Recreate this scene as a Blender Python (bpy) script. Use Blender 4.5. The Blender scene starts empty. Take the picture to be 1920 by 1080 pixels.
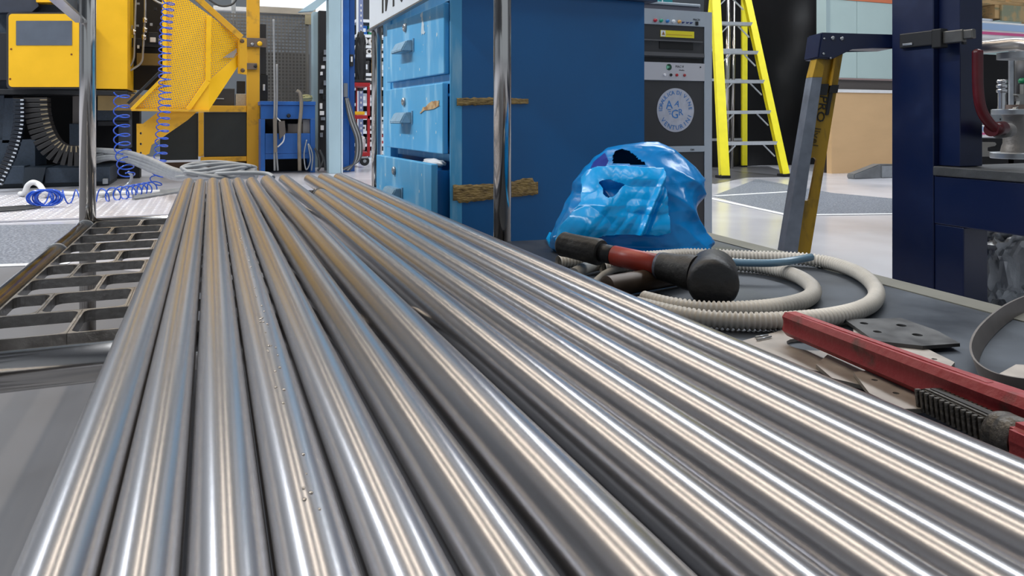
import bpy, bmesh, math, random
from mathutils import Vector, Matrix, noise
PI = math.pi
R = math.radians
random.seed(7)
SC = bpy.context.scene
COL = SC.collection

# ------------------------------------------------------------------ camera, world, lights, exposure
EYE = 0.60
YAW = R(22)
cam_d = bpy.data.cameras.new('camera'); cam = bpy.data.objects.new('camera', cam_d); COL.objects.link(cam)
cam.location = (0, 0, EYE)
cam.rotation_euler = (R(90), 0, -YAW)
cam_d.sensor_width = 36; cam_d.lens = 26.25; cam_d.shift_y = -318/1920
cam_d.clip_start = 0.02; cam_d.clip_end = 100
SC.camera = cam
SC.view_settings.view_transform = 'Standard'; SC.view_settings.look = 'None'
SC.view_settings.exposure = 0.22; SC.view_settings.gamma = 1.0; SC.view_settings.use_curve_mapping = False
SC.cycles.caustics_reflective = False; SC.cycles.caustics_refractive = False; SC.cycles.sample_clamp_indirect = 4.0
w = bpy.data.worlds.new('world'); SC.world = w; w.use_nodes = True
w.node_tree.nodes['Background'].inputs[0].default_value = (0.80, 0.90, 1.0, 1)
w.node_tree.nodes['Background'].inputs[1].default_value = 0.45
CEIL = 5.6
STRIPS = [(-4.4, 'c'), (-0.8, 'w'), (0.9, 'w'), (5.2, 'c')]
STRIP_POWER = 92

# ------------------------------------------------------------------ helpers
cs, sn = math.cos(YAW), math.sin(YAW)
def P(x, y, d):
    u = (x-960)/1400*d
    return Vector((sn*d+cs*u, cs*d-sn*u, EYE-(y-222)/1400*d))
def H(x, y, z): return P(x, y, 1400*(EYE-z)/(y-222))
def G(x, y): return H(x, y, 0)
def PY(x, y, Y):
    a = (x-960)/1400; return P(x, y, Y/(cs-sn*a))
def PX(x, y, X):
    a = (x-960)/1400; return P(x, y, X/(sn+cs*a))

def srgb(c):
    return tuple(((v/255)/12.92 if v/255 <= 0.04045 else ((v/255+0.055)/1.055)**2.4) for v in c)
MATS = {}
def mat(name, col, rough=0.5, metal=0.0, var=0.0, vscale=8.0, stretch=(1,1,1), bump=0.0, bscale=60.0, rvar=0.0,
        col2=None, thr=(0.45, 0.6), alpha=None, trans=0.0, emit=None, estr=1.0, coat=0.0, sss=0.0, spec=None, detail=6):
    if name in MATS: return MATS[name]
    m = bpy.data.materials.new(name); m.use_nodes = True; MATS[name] = m
    nt = m.node_tree; b = nt.nodes['Principled BSDF']
    c = srgb(col)
    b.inputs['Base Color'].default_value = (*c, 1); b.inputs['Roughness'].default_value = rough
    b.inputs['Metallic'].default_value = metal; b.inputs['Transmission Weight'].default_value = trans
    b.inputs['Coat Weight'].default_value = coat
    if spec is not None: b.inputs['Specular IOR Level'].default_value = spec
    if emit: b.inputs['Emission Color'].default_value = (*srgb(emit), 1); b.inputs['Emission Strength'].default_value = estr
    tc = nt.nodes.new('ShaderNodeTexCoord'); mp = nt.nodes.new('ShaderNodeMapping'); mp.inputs['Scale'].default_value = stretch
    nt.links.new(tc.outputs['Object'], mp.inputs['Vector'])
    if var or rvar or col2:
        n = nt.nodes.new('ShaderNodeTexNoise'); n.inputs['Scale'].default_value = vscale; n.inputs['Detail'].default_value = detail
        nt.links.new(mp.outputs[0], n.inputs['Vector'])
        r = nt.nodes.new('ShaderNodeValToRGB'); e = r.color_ramp.elements
        if col2:
            e[0].position, e[1].position = thr; e[0].color = (*c, 1); e[1].color = (*srgb(col2), 1)
        else:
            e[0].position, e[1].position = 0.3, 0.7
            e[0].color = (*[v*(1-var) for v in c], 1); e[1].color = (*[min(1, v*(1+var)) for v in c], 1)
        nt.links.new(n.outputs['Fac'], r.inputs[0]); nt.links.new(r.outputs[0], b.inputs['Base Color'])
        if rvar:
            mr = nt.nodes.new('ShaderNodeMapRange'); mr.inputs['To Min'].default_value = max(0.02, rough-rvar); mr.inputs['To Max'].default_value = rough+rvar
            mr.inputs['From Min'].default_value = 0.3; mr.inputs['From Max'].default_value = 0.7
            nt.links.new(n.outputs['Fac'], mr.inputs['Value']); nt.links.new(mr.outputs[0], b.inputs['Roughness'])
    if bump:
        n2 = nt.nodes.new('ShaderNodeTexNoise'); n2.inputs['Scale'].default_value = bscale; n2.inputs['Detail'].default_value = 4
        nt.links.new(mp.outputs[0], n2.inputs['Vector'])
        bp = nt.nodes.new('ShaderNodeBump'); bp.inputs['Strength'].default_value = bump; bp.inputs['Distance'].default_value = 0.01
        nt.links.new(n2.outputs['Fac'], bp.inputs['Height']); nt.links.new(bp.outputs[0], b.inputs['Normal'])
    return m

def tagp(o, label=None, cat=None, group=None, kind=None):
    if label: o['label'] = label
    if cat: o['category'] = cat
    if group: o['group'] = group
    if kind: o['kind'] = kind
    return o
def wm(o):
    m = o.matrix_basis.copy()
    while o.parent:
        o = o.parent; m = o.matrix_basis @ m
    return m
def thing(name, label, cat, loc=(0,0,0), rz=0, group=None):
    o = bpy.data.objects.new(name, None); COL.objects.link(o); o.location = loc; o.rotation_euler = (0, 0, rz)
    o.empty_display_size = 0.05
    return tagp(o, label, cat, group)
def obj(name, bm, m, parent=None, local=False, smooth=False, label=None, cat=None, group=None, kind=None, center=True):
    """link a bmesh as one mesh object; bm is in world coordinates unless local"""
    bmesh.ops.recalc_face_normals(bm, faces=bm.faces)
    if parent is not None and not local: bm.transform(wm(parent).inverted())
    off = Vector((0,0,0))
    if center and len(bm.verts):
        xs = [v.co.x for v in bm.verts]; ys = [v.co.y for v in bm.verts]; zs = [v.co.z for v in bm.verts]
        off = Vector(((min(xs)+max(xs))/2, (min(ys)+max(ys))/2, min(zs)))
        bmesh.ops.translate(bm, verts=bm.verts, vec=-off)
    me = bpy.data.meshes.new(name); bm.to_mesh(me); bm.free()
    ms = m if isinstance(m, (list, tuple)) else [m]
    for k in ms: me.materials.append(k)
    if smooth:
        me.shade_smooth() if hasattr(me, 'shade_smooth') else None
        if smooth is not True:
            try: me.set_sharp_from_angle(angle=R(smooth))
            except Exception: pass
    o = bpy.data.objects.new(name, me); COL.objects.link(o); o.location = off
    if parent is not None: o.parent = parent
    return tagp(o, label, cat, group, kind)
def NB(): return bmesh.new()
def box(bm, x0, x1, y0, y1, z0, z1, bev=0.0, mi=0):
    r = bmesh.ops.create_cube(bm, size=1)
    vs = r['verts']
    for v in vs: v.co = Vector(((x0+x1)/2+v.co.x*(x1-x0), (y0+y1)/2+v.co.y*(y1-y0), (z0+z1)/2+v.co.z*(z1-z0)))
    fs = {f for v in vs for f in v.link_faces}
    for f in fs: f.material_index = mi
    if bev: bmesh.ops.bevel(bm, geom=list({e for v in vs for e in v.link_edges}), offset=bev, segments=2, affect='EDGES', profile=0.5)
    return bm
def frame_of(t):
    t = t.normalized(); a = Vector((0,0,1)) if abs(t.z) < 0.9 else Vector((1,0,0))
    u = t.cross(a).normalized(); return u, t.cross(u).normalized()
def obox(bm, a, b, w, h, up=(0,0,1), bev=0.0, mi=0):
    """bar of rectangular section from a to b; h along up, w across"""
    a = Vector(a); b = Vector(b); t = (b-a).normalized(); up = Vector(up); s = t.cross(up).normalized(); up = s.cross(t).normalized()
    vs = []
    for p in (a, b):
        for i, j in ((-1,-1), (1,-1), (1,1), (-1,1)): vs.append(bm.verts.new(p+s*(i*w/2)+up*(j*h/2)))
    f = [(0,1,2,3), (7,6,5,4), (0,4,5,1), (1,5,6,2), (2,6,7,3), (3,7,4,0)]
    for q in f:
        fc = bm.faces.new([vs[k] for k in q]); fc.material_index = mi
    if bev: bmesh.ops.bevel(bm, geom=list({e for v in vs for e in v.link_edges}), offset=bev, segments=2, affect='EDGES', profile=0.5)
    return bm
def tube(bm, pts, r, seg=12, closed=False, rf=None, cap=True, mi=0):
    pts = [Vector(p) for p in pts]; n = len(pts)
    u = None; rings = []
    for i, p in enumerate(pts):
        if closed: t = pts[(i+1) % n]-pts[i-1]
        else: t = pts[min(i+1, n-1)]-pts[max(i-1, 0)]
        t.normalize()
        if u is None: u, _ = frame_of(t)
        u = (u - t*u.dot(t)).normalized(); v = t.cross(u)
        rr = rf(i) if rf else r
        rings.append([bm.verts.new(p+(u*math.cos(2*PI*k/seg)+v*math.sin(2*PI*k/seg))*rr) for k in range(seg)])
    for i in range(n if closed else n-1):
        A, B = rings[i], rings[(i+1) % n]
        for k in range(seg):
            f = bm.faces.new((A[k], A[(k+1) % seg], B[(k+1) % seg], B[k])); f.material_index = mi; f.smooth = True
    if cap and not closed:
        f = bm.faces.new(rings[0]); f.material_index = mi
        f = bm.faces.new(rings[-1]); f.material_index = mi
    return bm
def lathe(bm, base, axis, prof, seg=24, mi=0):
    """prof: list of (distance along axis, radius)"""
    base = Vector(base); axis = Vector(axis).normalized()
    pts = [base+axis*h for h, r in prof]; u, v = frame_of(axis); rings = []
    for (h, r), p in zip(prof, pts):
        rings.append([bm.verts.new(p+(u*math.cos(2*PI*k/seg)+v*math.sin(2*PI*k/seg))*max(r, 1e-4)) for k in range(seg)])
    for A, B in zip(rings, rings[1:]):
        for k in range(seg):
            f = bm.faces.new((A[k], A[(k+1) % seg], B[(k+1) % seg], B[k])); f.material_index = mi; f.smooth = True
    f = bm.faces.new(rings[0]); f.material_index = mi
    f = bm.faces.new(rings[-1]); f.material_index = mi
    return bm
def prism(bm, pts, vec, mi=0):
    """polygon pts extruded by vec"""
    a = [bm.verts.new(Vector(p)) for p in pts]; b = [bm.verts.new(Vector(p)+Vector(vec)) for p in pts]; n = len(a)
    fs = [bm.faces.new(a), bm.faces.new(b[::-1])]
    for i in range(n): fs.append(bm.faces.new((a[i], b[i], b[(i+1) % n], a[(i+1) % n])))
    for f in fs: f.material_index = mi
    return bm
def slabh(bm, outer, holes, thick, nrm, mi=0):
    """polygon with holes (same plane) given thickness along nrm"""
    nrm = Vector(nrm).normalized()
    loops = []; es = []
    for L in [outer]+holes:
        vs = [bm.verts.new(Vector(p)) for p in L]
        e = [bm.edges.new((vs[i], vs[(i+1) % len(vs)])) for i in range(len(vs))]
        loops.append(vs); es += e
    r = bmesh.ops.triangle_fill(bm, use_beauty=True, use_dissolve=False, edges=es, normal=nrm)
    fs = [g for g in r['geom'] if isinstance(g, bmesh.types.BMFace)]
    ex = bmesh.ops.extrude_face_region(bm, geom=fs)
    bmesh.ops.translate(bm, verts=[g for g in ex['geom'] if isinstance(g, bmesh.types.BMVert)], vec=nrm*thick)
    return bm
def smoothpath(pts, n=8, closed=False):
    pts = [Vector(p) for p in pts]; out = []; m = len(pts)
    rng = range(m if closed else m-1)
    for i in rng:
        if closed: p0, p1, p2, p3 = pts[i-1], pts[i], pts[(i+1) % m], pts[(i+2) % m]
        else: p0, p1, p2, p3 = pts[max(i-1, 0)], pts[i], pts[i+1], pts[min(i+2, m-1)]
        for k in range(n):
            t = k/n
            out.append(0.5*((2*p1)+(-p0+p2)*t+(2*p0-5*p1+4*p2-p3)*t*t+(-p0+3*p1-3*p2+p3)*t**3))
    if not closed: out.append(pts[-1])
    return out
def resample(pts, step):
    out = [pts[0].copy()]; acc = 0.0
    for a, b in zip(pts, pts[1:]):
        L = (b-a).length
        if L < 1e-9: continue
        while acc+L >= step:
            t = (step-acc)/L; a = a.lerp(b, t); out.append(a.copy()); L = (b-a).length; acc = 0.0
            if L < 1e-9: break
        acc += L
    return out
def text_bm(bm, s, size, origin, right, up, depth=0.001, mi=0, center=True, squash=1.0):
    c = bpy.data.curves.new('text', 'FONT'); c.body = s; c.size = size; c.extrude = depth/2; c.resolution_u = 2
    if center: c.align_x = 'CENTER'
    o = bpy.data.objects.new('text', c); COL.objects.link(o)
    dg = bpy.context.evaluated_depsgraph_get(); me = bpy.data.meshes.new_from_object(o.evaluated_get(dg))
    bpy.data.objects.remove(o); bpy.data.curves.remove(c)
    right = Vector(right).normalized(); up = Vector(up).normalized(); nn = right.cross(up); origin = Vector(origin)
    vs = [bm.verts.new(origin+right*(v.co.x*squash)+up*v.co.y+nn*v.co.z) for v in me.vertices]
    for p in me.polygons:
        try: f = bm.faces.new([vs[i] for i in p.vertices]); f.material_index = mi
        except ValueError: pass
    bpy.data.meshes.remove(me)
    return bm
def copy_tree(o, parent=None):
    c = o.copy(); COL.objects.link(c)
    if parent: c.parent = parent
    for ch in list(o.children): copy_tree(ch, c)
    return c
def struct(name, bm, m, **k): return obj(name, bm, m, kind='structure', center=False, **k)

# ------------------------------------------------------------------ materials
STEEL = mat('brushed_stainless', (172,171,174), 0.24, 0.76, var=0.15, vscale=5, stretch=(14,0.10,14), detail=2)
STEEL2 = mat('tube_stainless', (192,188,184), 0.15, 1.0, var=0.04, vscale=3, stretch=(4,4,0.6), rvar=0.03)
GRATE = mat('cast_grate_steel', (146,142,138), 0.38, 0.9, var=0.2, vscale=30, rvar=0.1, bump=0.15, bscale=120)
DARKST = mat('dark_steel_sheet', (74,80,88), 0.38, 0.45, var=0.25, vscale=5, rvar=0.12, bump=0.05, bscale=30)
GALV = mat('galvanised', (168,172,176), 0.4, 0.8, var=0.12, vscale=20, rvar=0.08)
PLATE = mat('grey_cut_steel', (168,160,152), 0.5, 0.35, var=0.16, vscale=40, rvar=0.1)
PLATED = mat('dark_cut_steel', (84,84,84), 0.45, 0.6, var=0.3, vscale=30, rvar=0.1)
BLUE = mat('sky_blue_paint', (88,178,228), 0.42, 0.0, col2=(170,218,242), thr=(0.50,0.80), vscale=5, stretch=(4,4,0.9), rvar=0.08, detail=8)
BLUES = mat('blue_side_shaded', (14,100,162), 0.36, 0.0, var=0.14, vscale=2.2, rvar=0.06)  # pedestal side: darker blue, shade of the viewer-facing side painted in
BLUEHW = mat('worn_blue_handle', (120,160,186), 0.4, 0.1, var=0.2, vscale=60)
YEL = mat('machine_yellow', (238,184,18), 0.38, 0.0, var=0.06, vscale=5, rvar=0.05)
YELD = mat('worn_yellow', (214,160,30), 0.5, 0.0, col2=(150,116,48), thr=(0.58,0.78), vscale=9)
LADY = mat('ladder_yellow', (240,228,40), 0.45, 0.0, var=0.06, vscale=10)
LADALU = mat('ladder_aluminium', (200,204,208), 0.35, 0.7, var=0.08, vscale=30)
OLDY = mat('old_ladder_yellow', (176,138,22), 0.5, 0.0, col2=(104,84,36), thr=(0.52,0.78), vscale=14, stretch=(3,3,1))
NAVY = mat('navy_paint', (7,22,60), 0.36, 0.0, col2=(22,44,88), thr=(0.55,0.85), vscale=6, rvar=0.08)
BLACK = mat('black_rubber', (26,26,28), 0.5, 0.0, var=0.3, vscale=20, bump=0.2, bscale=80)
BLKM = mat('black_plastic', (22,23,26), 0.45, 0.0, var=0.2, vscale=8)
SLATE = mat('slate_machine_paint', (52,64,78), 0.45, 0.1, var=0.15, vscale=50, bump=0.25, bscale=160)
LBLUE = mat('pale_blue_column', (160,186,198), 0.45, 0.0, var=0.08, vscale=4, stretch=(1,1,0.4))
MBLUE = mat('mid_blue_paint', (24,88,164), 0.4, 0.0, var=0.2, vscale=4)
GREYC = mat('grey_cabinet_frame', (172,182,192), 0.42, 0.2, var=0.06, vscale=5)
DGREY = mat('dark_grey_panel', (58,58,60), 0.4, 0.2, var=0.12, vscale=5)
WHITE = mat('white_plate', (226,232,238), 0.45, 0.0, var=0.04, vscale=6)
WHITEP = mat('white_plastic', (226,226,226), 0.4, 0.0, var=0.05, vscale=15)
RED = mat('red_paint', (170,24,30), 0.4, 0.0, var=0.12, vscale=20)
REDW = mat('worn_red_paint', (176,66,70), 0.45, 0.0, col2=(110,74,68), thr=(0.56,0.72), vscale=34, bump=0.15, bscale=90)
DRED = mat('dark_red_lever', (82,10,20), 0.35, 0.0, var=0.15, vscale=20)
GRIP = mat('worn_grip', (44,42,40), 0.55, 0.0, var=0.35, vscale=30, bump=0.2, bscale=90)
CASTI = mat('cast_iron', (100,97,93), 0.5, 0.7, var=0.3, vscale=50, bump=0.35, bscale=140)
CONDUIT = mat('grey_white_conduit', (204,198,188), 0.5, 0.0, col2=(150,146,140), thr=(0.45,0.7), vscale=5)
CABLE = mat('grey_cable', (138,140,142), 0.45, 0.0, var=0.15, vscale=12)
CABLED = mat('dark_cable', (62,64,66), 0.5, 0.0, var=0.2, vscale=12)
HOSE = mat('blue_polyurethane_hose', (28,84,200), 0.25, 0.0, coat=0.3)
TAPE = mat('torn_brown_tape', (172,142,84), 0.45, 0.0, col2=(108,84,48), thr=(0.45,0.7), vscale=40, stretch=(1,3,3), bump=0.6, bscale=60)
BAG = mat('blue_bag_film', (4,156,226), 0.24, 0.0, var=0.10, vscale=5, bump=0.05, bscale=30, spec=0.45)
BAGB = mat('blue_bag_film_back', (0,124,196), 0.26, 0.0, var=0.22, vscale=5, bump=0.12, bscale=30, spec=0.35)
BAGPR = mat('bag_print', (10,40,130), 0.6, spec=0.2)
CARD = mat('cardboard', (206,170,126), 0.75, 0.0, var=0.05, vscale=2, stretch=(1,1,3))
WOOD = mat('pallet_wood', (164,134,92), 0.7, 0.0, col2=(92,98,74), thr=(0.5,0.75), vscale=9, stretch=(1,6,8))
TARP = mat('black_tarpaulin', (15,15,17), 0.5, 0.0, bump=0.5, bscale=5, stretch=(1,1,0.5))
BROWN = mat('oiled_brown_bar', (72,58,46), 0.45, 0.3, var=0.4, vscale=20)
GREEN = mat('green_plastic', (20,120,80), 0.4)
ORANGE = mat('orange_plastic', (206,110,50), 0.5)
PANELG = mat('pale_green_panel', (176,196,194), 0.5, 0.0, var=0.04, vscale=2)
PINK = mat('magenta_print', (206,90,140), 0.5)
PLBLUE = mat('pale_blue_print', (160,186,220), 0.5)
CLEAR = mat('wrinkled_clear_film', (206,210,214), 0.12, 0.0, bump=0.9, bscale=26, trans=0.2)
COPRINT = mat('sign_blue_print', (50,120,190), 0.5)
INK = mat('black_print', (18,18,20), 0.5)

# floor material with slight gloss
def floor_mat(name, c, rough, spk=0.1):
    m = mat(name, c, rough, 0.0, var=spk, vscale=1.5, rvar=0.05, bump=0.03, bscale=6, detail=10)
    return m
FLOOR = floor_mat('epoxy_floor', (196,196,203), 0.20, 0.05)
ZONE = mat('speckled_blue_grey_zone', (92,98,110), 0.5, 0.0, col2=(140,146,156), thr=(0.45,0.62), vscale=90)
LINE = mat('white_line_paint', (226,228,230), 0.5)

# ------------------------------------------------------------------ setting
def quad(bm, pts, z0, z1):
    prism(bm, [(p[0], p[1], z0) for p in pts], (0, 0, z1-z0)); return bm
bm = NB(); box(bm, -10, 13, -7, 13, -0.1, 0); struct('floor', bm, FLOOR)
bm = NB(); box(bm, -10, 13, -7, 13, CEIL+0.25, CEIL+0.4); struct('ceiling', bm, mat('ceiling_sheet', (104,108,114), 0.7))
bm = NB(); box(bm, -10.2, -10, -7, 13, 0, CEIL+0.3); struct('wall_left', bm, mat('wall_grey', (150,154,158), 0.7))
bm = NB(); box(bm, 13, 13.2, -7, 13, 0, CEIL+0.3); struct('wall_right', bm, MATS['wall_grey'])
bm = NB(); box(bm, -10, 13, 13, 13.2, 0, CEIL+0.3); struct('wall_back', bm, mat('wall_back_paint', (92,98,104), 0.7, var=0.1, vscale=1))

# ceiling strip lights
n = 0
for X, kind in STRIPS:
    L = bpy.data.lights.new('strip_lamp', 'AREA'); L.shape = 'RECTANGLE'; L.size = 0.50 if kind == 'c' else 0.16; L.size_y = 13.2
    L.energy = STRIP_POWER*{-4.4: 3.0, 5.2: 2.1}.get(X, 0.42)*3
    L.color = (0.90, 0.95, 1.0) if kind == 'c' else (1.0, 0.86, 0.68)
    o = bpy.data.objects.new('strip_lamp', L); COL.objects.link(o); o.location = (X, 5.8, CEIL-0.02)
    for Y in ((-0.8, 3.6), (4.0, 8.4), (8.8, 12.4)):
        t = thing('strip_light', '%s white ceiling strip light %s, %s' % ('wide' if kind == 'c' else 'narrow', {-4.4: 'above the left aisle', -0.8: 'just left of the trolley', 0.9: 'just right of the trolley', 5.2: 'above the right aisle'}[X], {-0.8: 'nearest segment', 4.0: 'middle segment', 8.8: 'farthest segment'}[Y[0]]), 'lamp', (X, (Y[0]+Y[1])/2, CEIL), group='ceiling strip lights')
        bm = NB(); box(bm, X-0.26, X+0.26, Y[0], Y[1], CEIL, CEIL+0.07); obj('housing', bm, WHITE, t)
        bm = NB(); box(bm, X-0.01, X+0.01, Y[0]+0.5, Y[0]+0.52, CEIL+0.07, CEIL+0.25); box(bm, X-0.01, X+0.01, Y[1]-0.52, Y[1]-0.5, CEIL+0.07, CEIL+0.25); obj('hanger', bm, GALV, t)

# floor zones
bm = NB(); quad(bm, [G(x, y) for x, y in ((-60,424), (143,420), (118,470), (60,496), (-60,500))], 0.0005, 0.002); struct('trim_1', bm, ZONE)
bm = NB(); quad(bm, [G(x, y) for x, y in ((1335,368), (1420,336), (1560,362), (1700,375), (1720,402), (1478,403))], 0.0005, 0.002); struct('trim_2', bm, ZONE)
bm = NB()
def stripe(bm, a, b, w):
    a = Vector(a); b = Vector(b); s = (b-a).normalized().cross(Vector((0,0,1)))*w/2
    quad(bm, [a+s, b+s, b-s, a-s], 0.0022, 0.0035)
stripe(bm, G(1330,372), G(1478,404), 0.05); stripe(bm, G(1478,404), G(1730,401), 0.05); stripe(bm, G(1340,368), G(1480,360), 0.05)
struct('trim_3', bm, LINE)
bm = NB(); quad(bm, [Vector((-2.2,-1.2,0)), Vector((1.6,-1.2,0)), Vector((1.6,1.5,0)), G(130,497), G(-80,505), Vector((-2.2,1.5,0))], 0.0005, 0.002); struct('trim_6', bm, mat('shaded_near_floor', (100,100,104), 0.55, var=0.1, vscale=5, rvar=0.08))  # darker grey laid over the near floor to stand in for shade
bm = NB(); stripe(bm, G(-80,502), G(130,494), 0.05); struct('trim_4', bm, LINE)
bm = NB(); quad(bm, [G(x, y) for x, y in ((1225,322), (1225,312), (1440,312), (1500,332), (1400,333), (1340,345))], 0.0005, 0.002); struct('trim_5', bm, mat('dark_floor', (88,88,92), 0.3, var=0.1))

# checker plate platform (left), raised lozenges as one piece of stuff
t = thing('checker_plate', 'white aluminium checker plate laid on the floor under the blue coiled hose', 'plate', G(150, 395))
cp = [G(-60,420), G(330,404), G(360,366), G(-60,368)]
bm = NB(); quad(bm, cp, 0.002, 0.010); obj('sheet', bm, mat('checker_alu', (200,198,204), 0.42, 0.35, var=0.06, vscale=10), t)
bm = NB()
x0 = min(p.x for p in cp); x1 = max(p.x for p in cp); y0 = min(p.y for p in cp); y1 = max(p.y for p in cp)
def inside(x, y, poly):
    c = False; j = len(poly)-1
    for i in range(len(poly)):
        a, b = poly[i], poly[j]
        if (a[1] > y) != (b[1] > y) and x < (b[0]-a[0])*(y-a[1])/(b[1]-a[1])+a[0]: c = not c
        j = i
    return c
i = 0; yy = y0
while yy < y1:
    xx = x0+(0.035 if i % 2 else 0)
    while xx < x1:
        if inside(xx, yy, cp):
            a = R(45) if i % 2 else R(-45); dx = Vector((math.cos(a), math.sin(a), 0))*0.022; dy = Vector((-math.sin(a), math.cos(a), 0))*0.005
            c = Vector((xx, yy, 0.0098)); top = bm.verts.new(c+Vector((0,0,0.003)))
            q = [bm.verts.new(c+dx), bm.verts.new(c+dy), bm.verts.new(c-dx), bm.verts.new(c-dy)]
            for k in range(4): bm.faces.new((q[k], q[(k+1) % 4], top))
        xx += 0.07
    yy += 0.035; i += 1
obj('tread_lozenges', bm, MATS['checker_alu'], t, kind='stuff')

# ------------------------------------------------------------------ bar trolley
RZ = 0.313; RR = 0.02
XL, YL = -0.303, 2.268
XR = 0.60
cart = thing('bar_trolley', 'stainless tube trolley with slotted cast grating that carries the steel bars', 'trolley', (0.15, 1.6, 0))
def part(name, bm, m, parent=cart, **k): return obj(name, bm, m, parent, **k)
def post(x, y, ztop, name='post'):
    bm = NB(); tube(bm, [(x, y, 0.0), (x, y, ztop)], RR, 20); return part(name, bm, STEEL2)
post(XL, YL, 1.55); post(XR+0.005, 1.555, 1.6); post(XR, 2.89, 1.6)
bm = NB(); tube(bm, [(XL, -0.3, 0), (XL, -0.3, 1.55)], RR, 20); part('post', bm, STEEL2)
# side rail, slightly wavy weld rings
bm = NB(); tube(bm, [(XL, -0.3, RZ), (XL, YL-0.015, RZ)], RR, 20); r = part('side_rail', bm, STEEL2)
for yy in (YL-0.045, 1.83):
    bm = NB(); tube(bm, [(XL, yy, RZ), (XL, yy+0.006, RZ)], RR+0.002, 20); obj('weld_ring', bm, GALV, r)
for yy in (1.012, YL, 2.86, 0.25):
    bm = NB()
    xa = XL+0.01 if yy < 2.5 else -0.06
    xb = XR-0.01 if yy > 2.0 else 0.53
    r0 = 0.0235 if yy == 1.012 else RR
    tube(bm, [(xa, yy, RZ+RR-r0), (xb, yy, RZ+RR-r0)], r0, 24); part('cross_rail', bm, STEEL2)
bm = NB(); tube(bm, [(XR-0.005, 1.57, RZ-0.05), (XR-0.005, 2.87, RZ-0.05)], RR, 16); part('side_rail', bm, STEEL2)
bm = NB(); tube(bm, [(0.10, YL, 0.0), (0.10, YL, RZ-0.01)], 0.018, 16); part('leg', bm, STEEL2)
bm = NB(); tube(bm, [(-0.03, 2.86, 0.0), (-0.03, 2.86, RZ-0.01)], 0.018, 16); part('leg', bm, STEEL2)
bm = NB(); tube(bm, [(0.50, 0.25, 0.0), (0.50, 0.25, RZ-0.01)], 0.018, 16); part('leg', bm, STEEL2)
# grating cells: rounded slot rings, one object each
def cell(x0, x1, y0, y1, z0, z1, wl=0.0032, rad=0.013):
    bm = NB(); outer = []; inner = []
    k = 4
    cor = [(x1, y1, 0), (x0, y1, 90), (x0, y0, 180), (x1, y0, 270)]
    r = min(rad, (y1-y0)/2-wl-0.002, (x1-x0)/2-wl-0.002)
    for cx, cy, a0 in cor:
        sx = -1 if cx == x1 else 1; sy = -1 if cy == y1 else 1
        ccx = cx+sx*(wl+r); ccy = cy+sy*(wl+r)
        for j in range(k+1):
            a = R(a0+90*j/k); inner.append((ccx+r*math.cos(a), ccy+r*math.sin(a)))
            if j == 0: outer.append((cx, ccy) if a0 in (0, 180) else (ccx, cy))
            elif j == k: outer.append((ccx, cy) if a0 in (0, 180) else (cx, ccy))
            elif j == k//2: outer.append((cx, cy))
            elif j < k//2: outer.append((cx, (ccy+cy)/2) if a0 in (0, 180) else ((ccx+cx)/2, cy))
            else: outer.append(((ccx+cx)/2, cy) if a0 in (0, 180) else (cx, (ccy+cy)/2))
    n = len(inner)
    V = {}
    for nm, L, z in (('ot', outer, z1), ('it', inner, z1), ('ob', outer, z0), ('ib', inner, z0)):
        V[nm] = [bm.verts.new((p[0], p[1], z)) for p in L]
    for i in range(n):
        j = (i+1) % n
        for a, b in (('ot', 'it'), ('it', 'ib'), ('ib', 'ob'), ('ob', 'ot')):
            try: bm.faces.new((V[a][i], V[a][j], V[b][j], V[b][i]))
            except ValueError: pass
    bmesh.ops.remove_doubles(bm, verts=bm.verts, dist=1e-5)
    return bm
gx0, gx1 = XL+0.022, 0.16
rows = 9; gy0, gy1 = 1.09, YL-0.025
pitch = (gy1-gy0)/rows; cw = 0.112
for r_ in range(rows):
    ys, ye = gy0+r_*pitch, gy0+(r_+1)*pitch
    x = gx0-(cw/2 if r_ % 2 else 0.0)
    while x < gx1:
        a, b = max(x, gx0), min(x+cw, gx1)
        if b-a > 0.02: part('grating_cell', cell(a+0.0003, b-0.0003, ys+0.0003, ye-0.0003, RZ-0.002, RZ+0.014), GRATE)
        x += cw
# sign plate facing the aisle: we see the printing from behind, mirrored
bm = NB(); box(bm, XR-0.0265, XR-0.0215, 1.53, 2.90, 0.944, 1.40)
sg = part('sign_plate', bm, WHITE, label='white sign plate with lettering seen reversed')
bm = NB(); box(bm, XR-0.036, XR-0.0205, 1.53, 2.91, 0.938, 0.9438); obj('lower_flange', bm, mat('sign_edge', (120,124,128), 0.4, 0.5), sg)
bm = NB(); text_bm(bm, 'AZIONI', 0.30, (XR-0.0272, 2.70, 0.978), (0,-1,0), (0,0,1), 0.002, center=False, squash=0.72)
# mirror: lettering runs the wrong way round from this side
for v in bm.verts: pass
xs = [v.co.y for v in bm.verts]; a, b = min(xs), max(xs)
for v in bm.verts: v.co.y = a+b-v.co.y
dy = 2.665-max(v.co.y for v in bm.verts)
bmesh.ops.translate(bm, verts=bm.verts, vec=(0, dy, 0))
obj('lettering', bm, INK, sg)
# left side bracket plate
bm = NB(); pts = [(XL, 2.25, 0.858), (XL, 2.25, 1.4), (XL, -0.28, 1.4), (XL, -0.28, 0.92)]
prism(bm, [(p[0]-0.028, p[1], p[2]) for p in pts], (0.006, 0, 0)); sgl = part('side_plate', bm, mat('dark_sign_back', (96,98,102), 0.35, 0.6, var=0.15))
bm = NB(); obox(bm, (XL-0.012, 2.25, 0.855), (XL-0.012, -0.28, 0.915), 0.028, 0.006); obj('lower_flange', bm, STEEL2, sgl)

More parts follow.
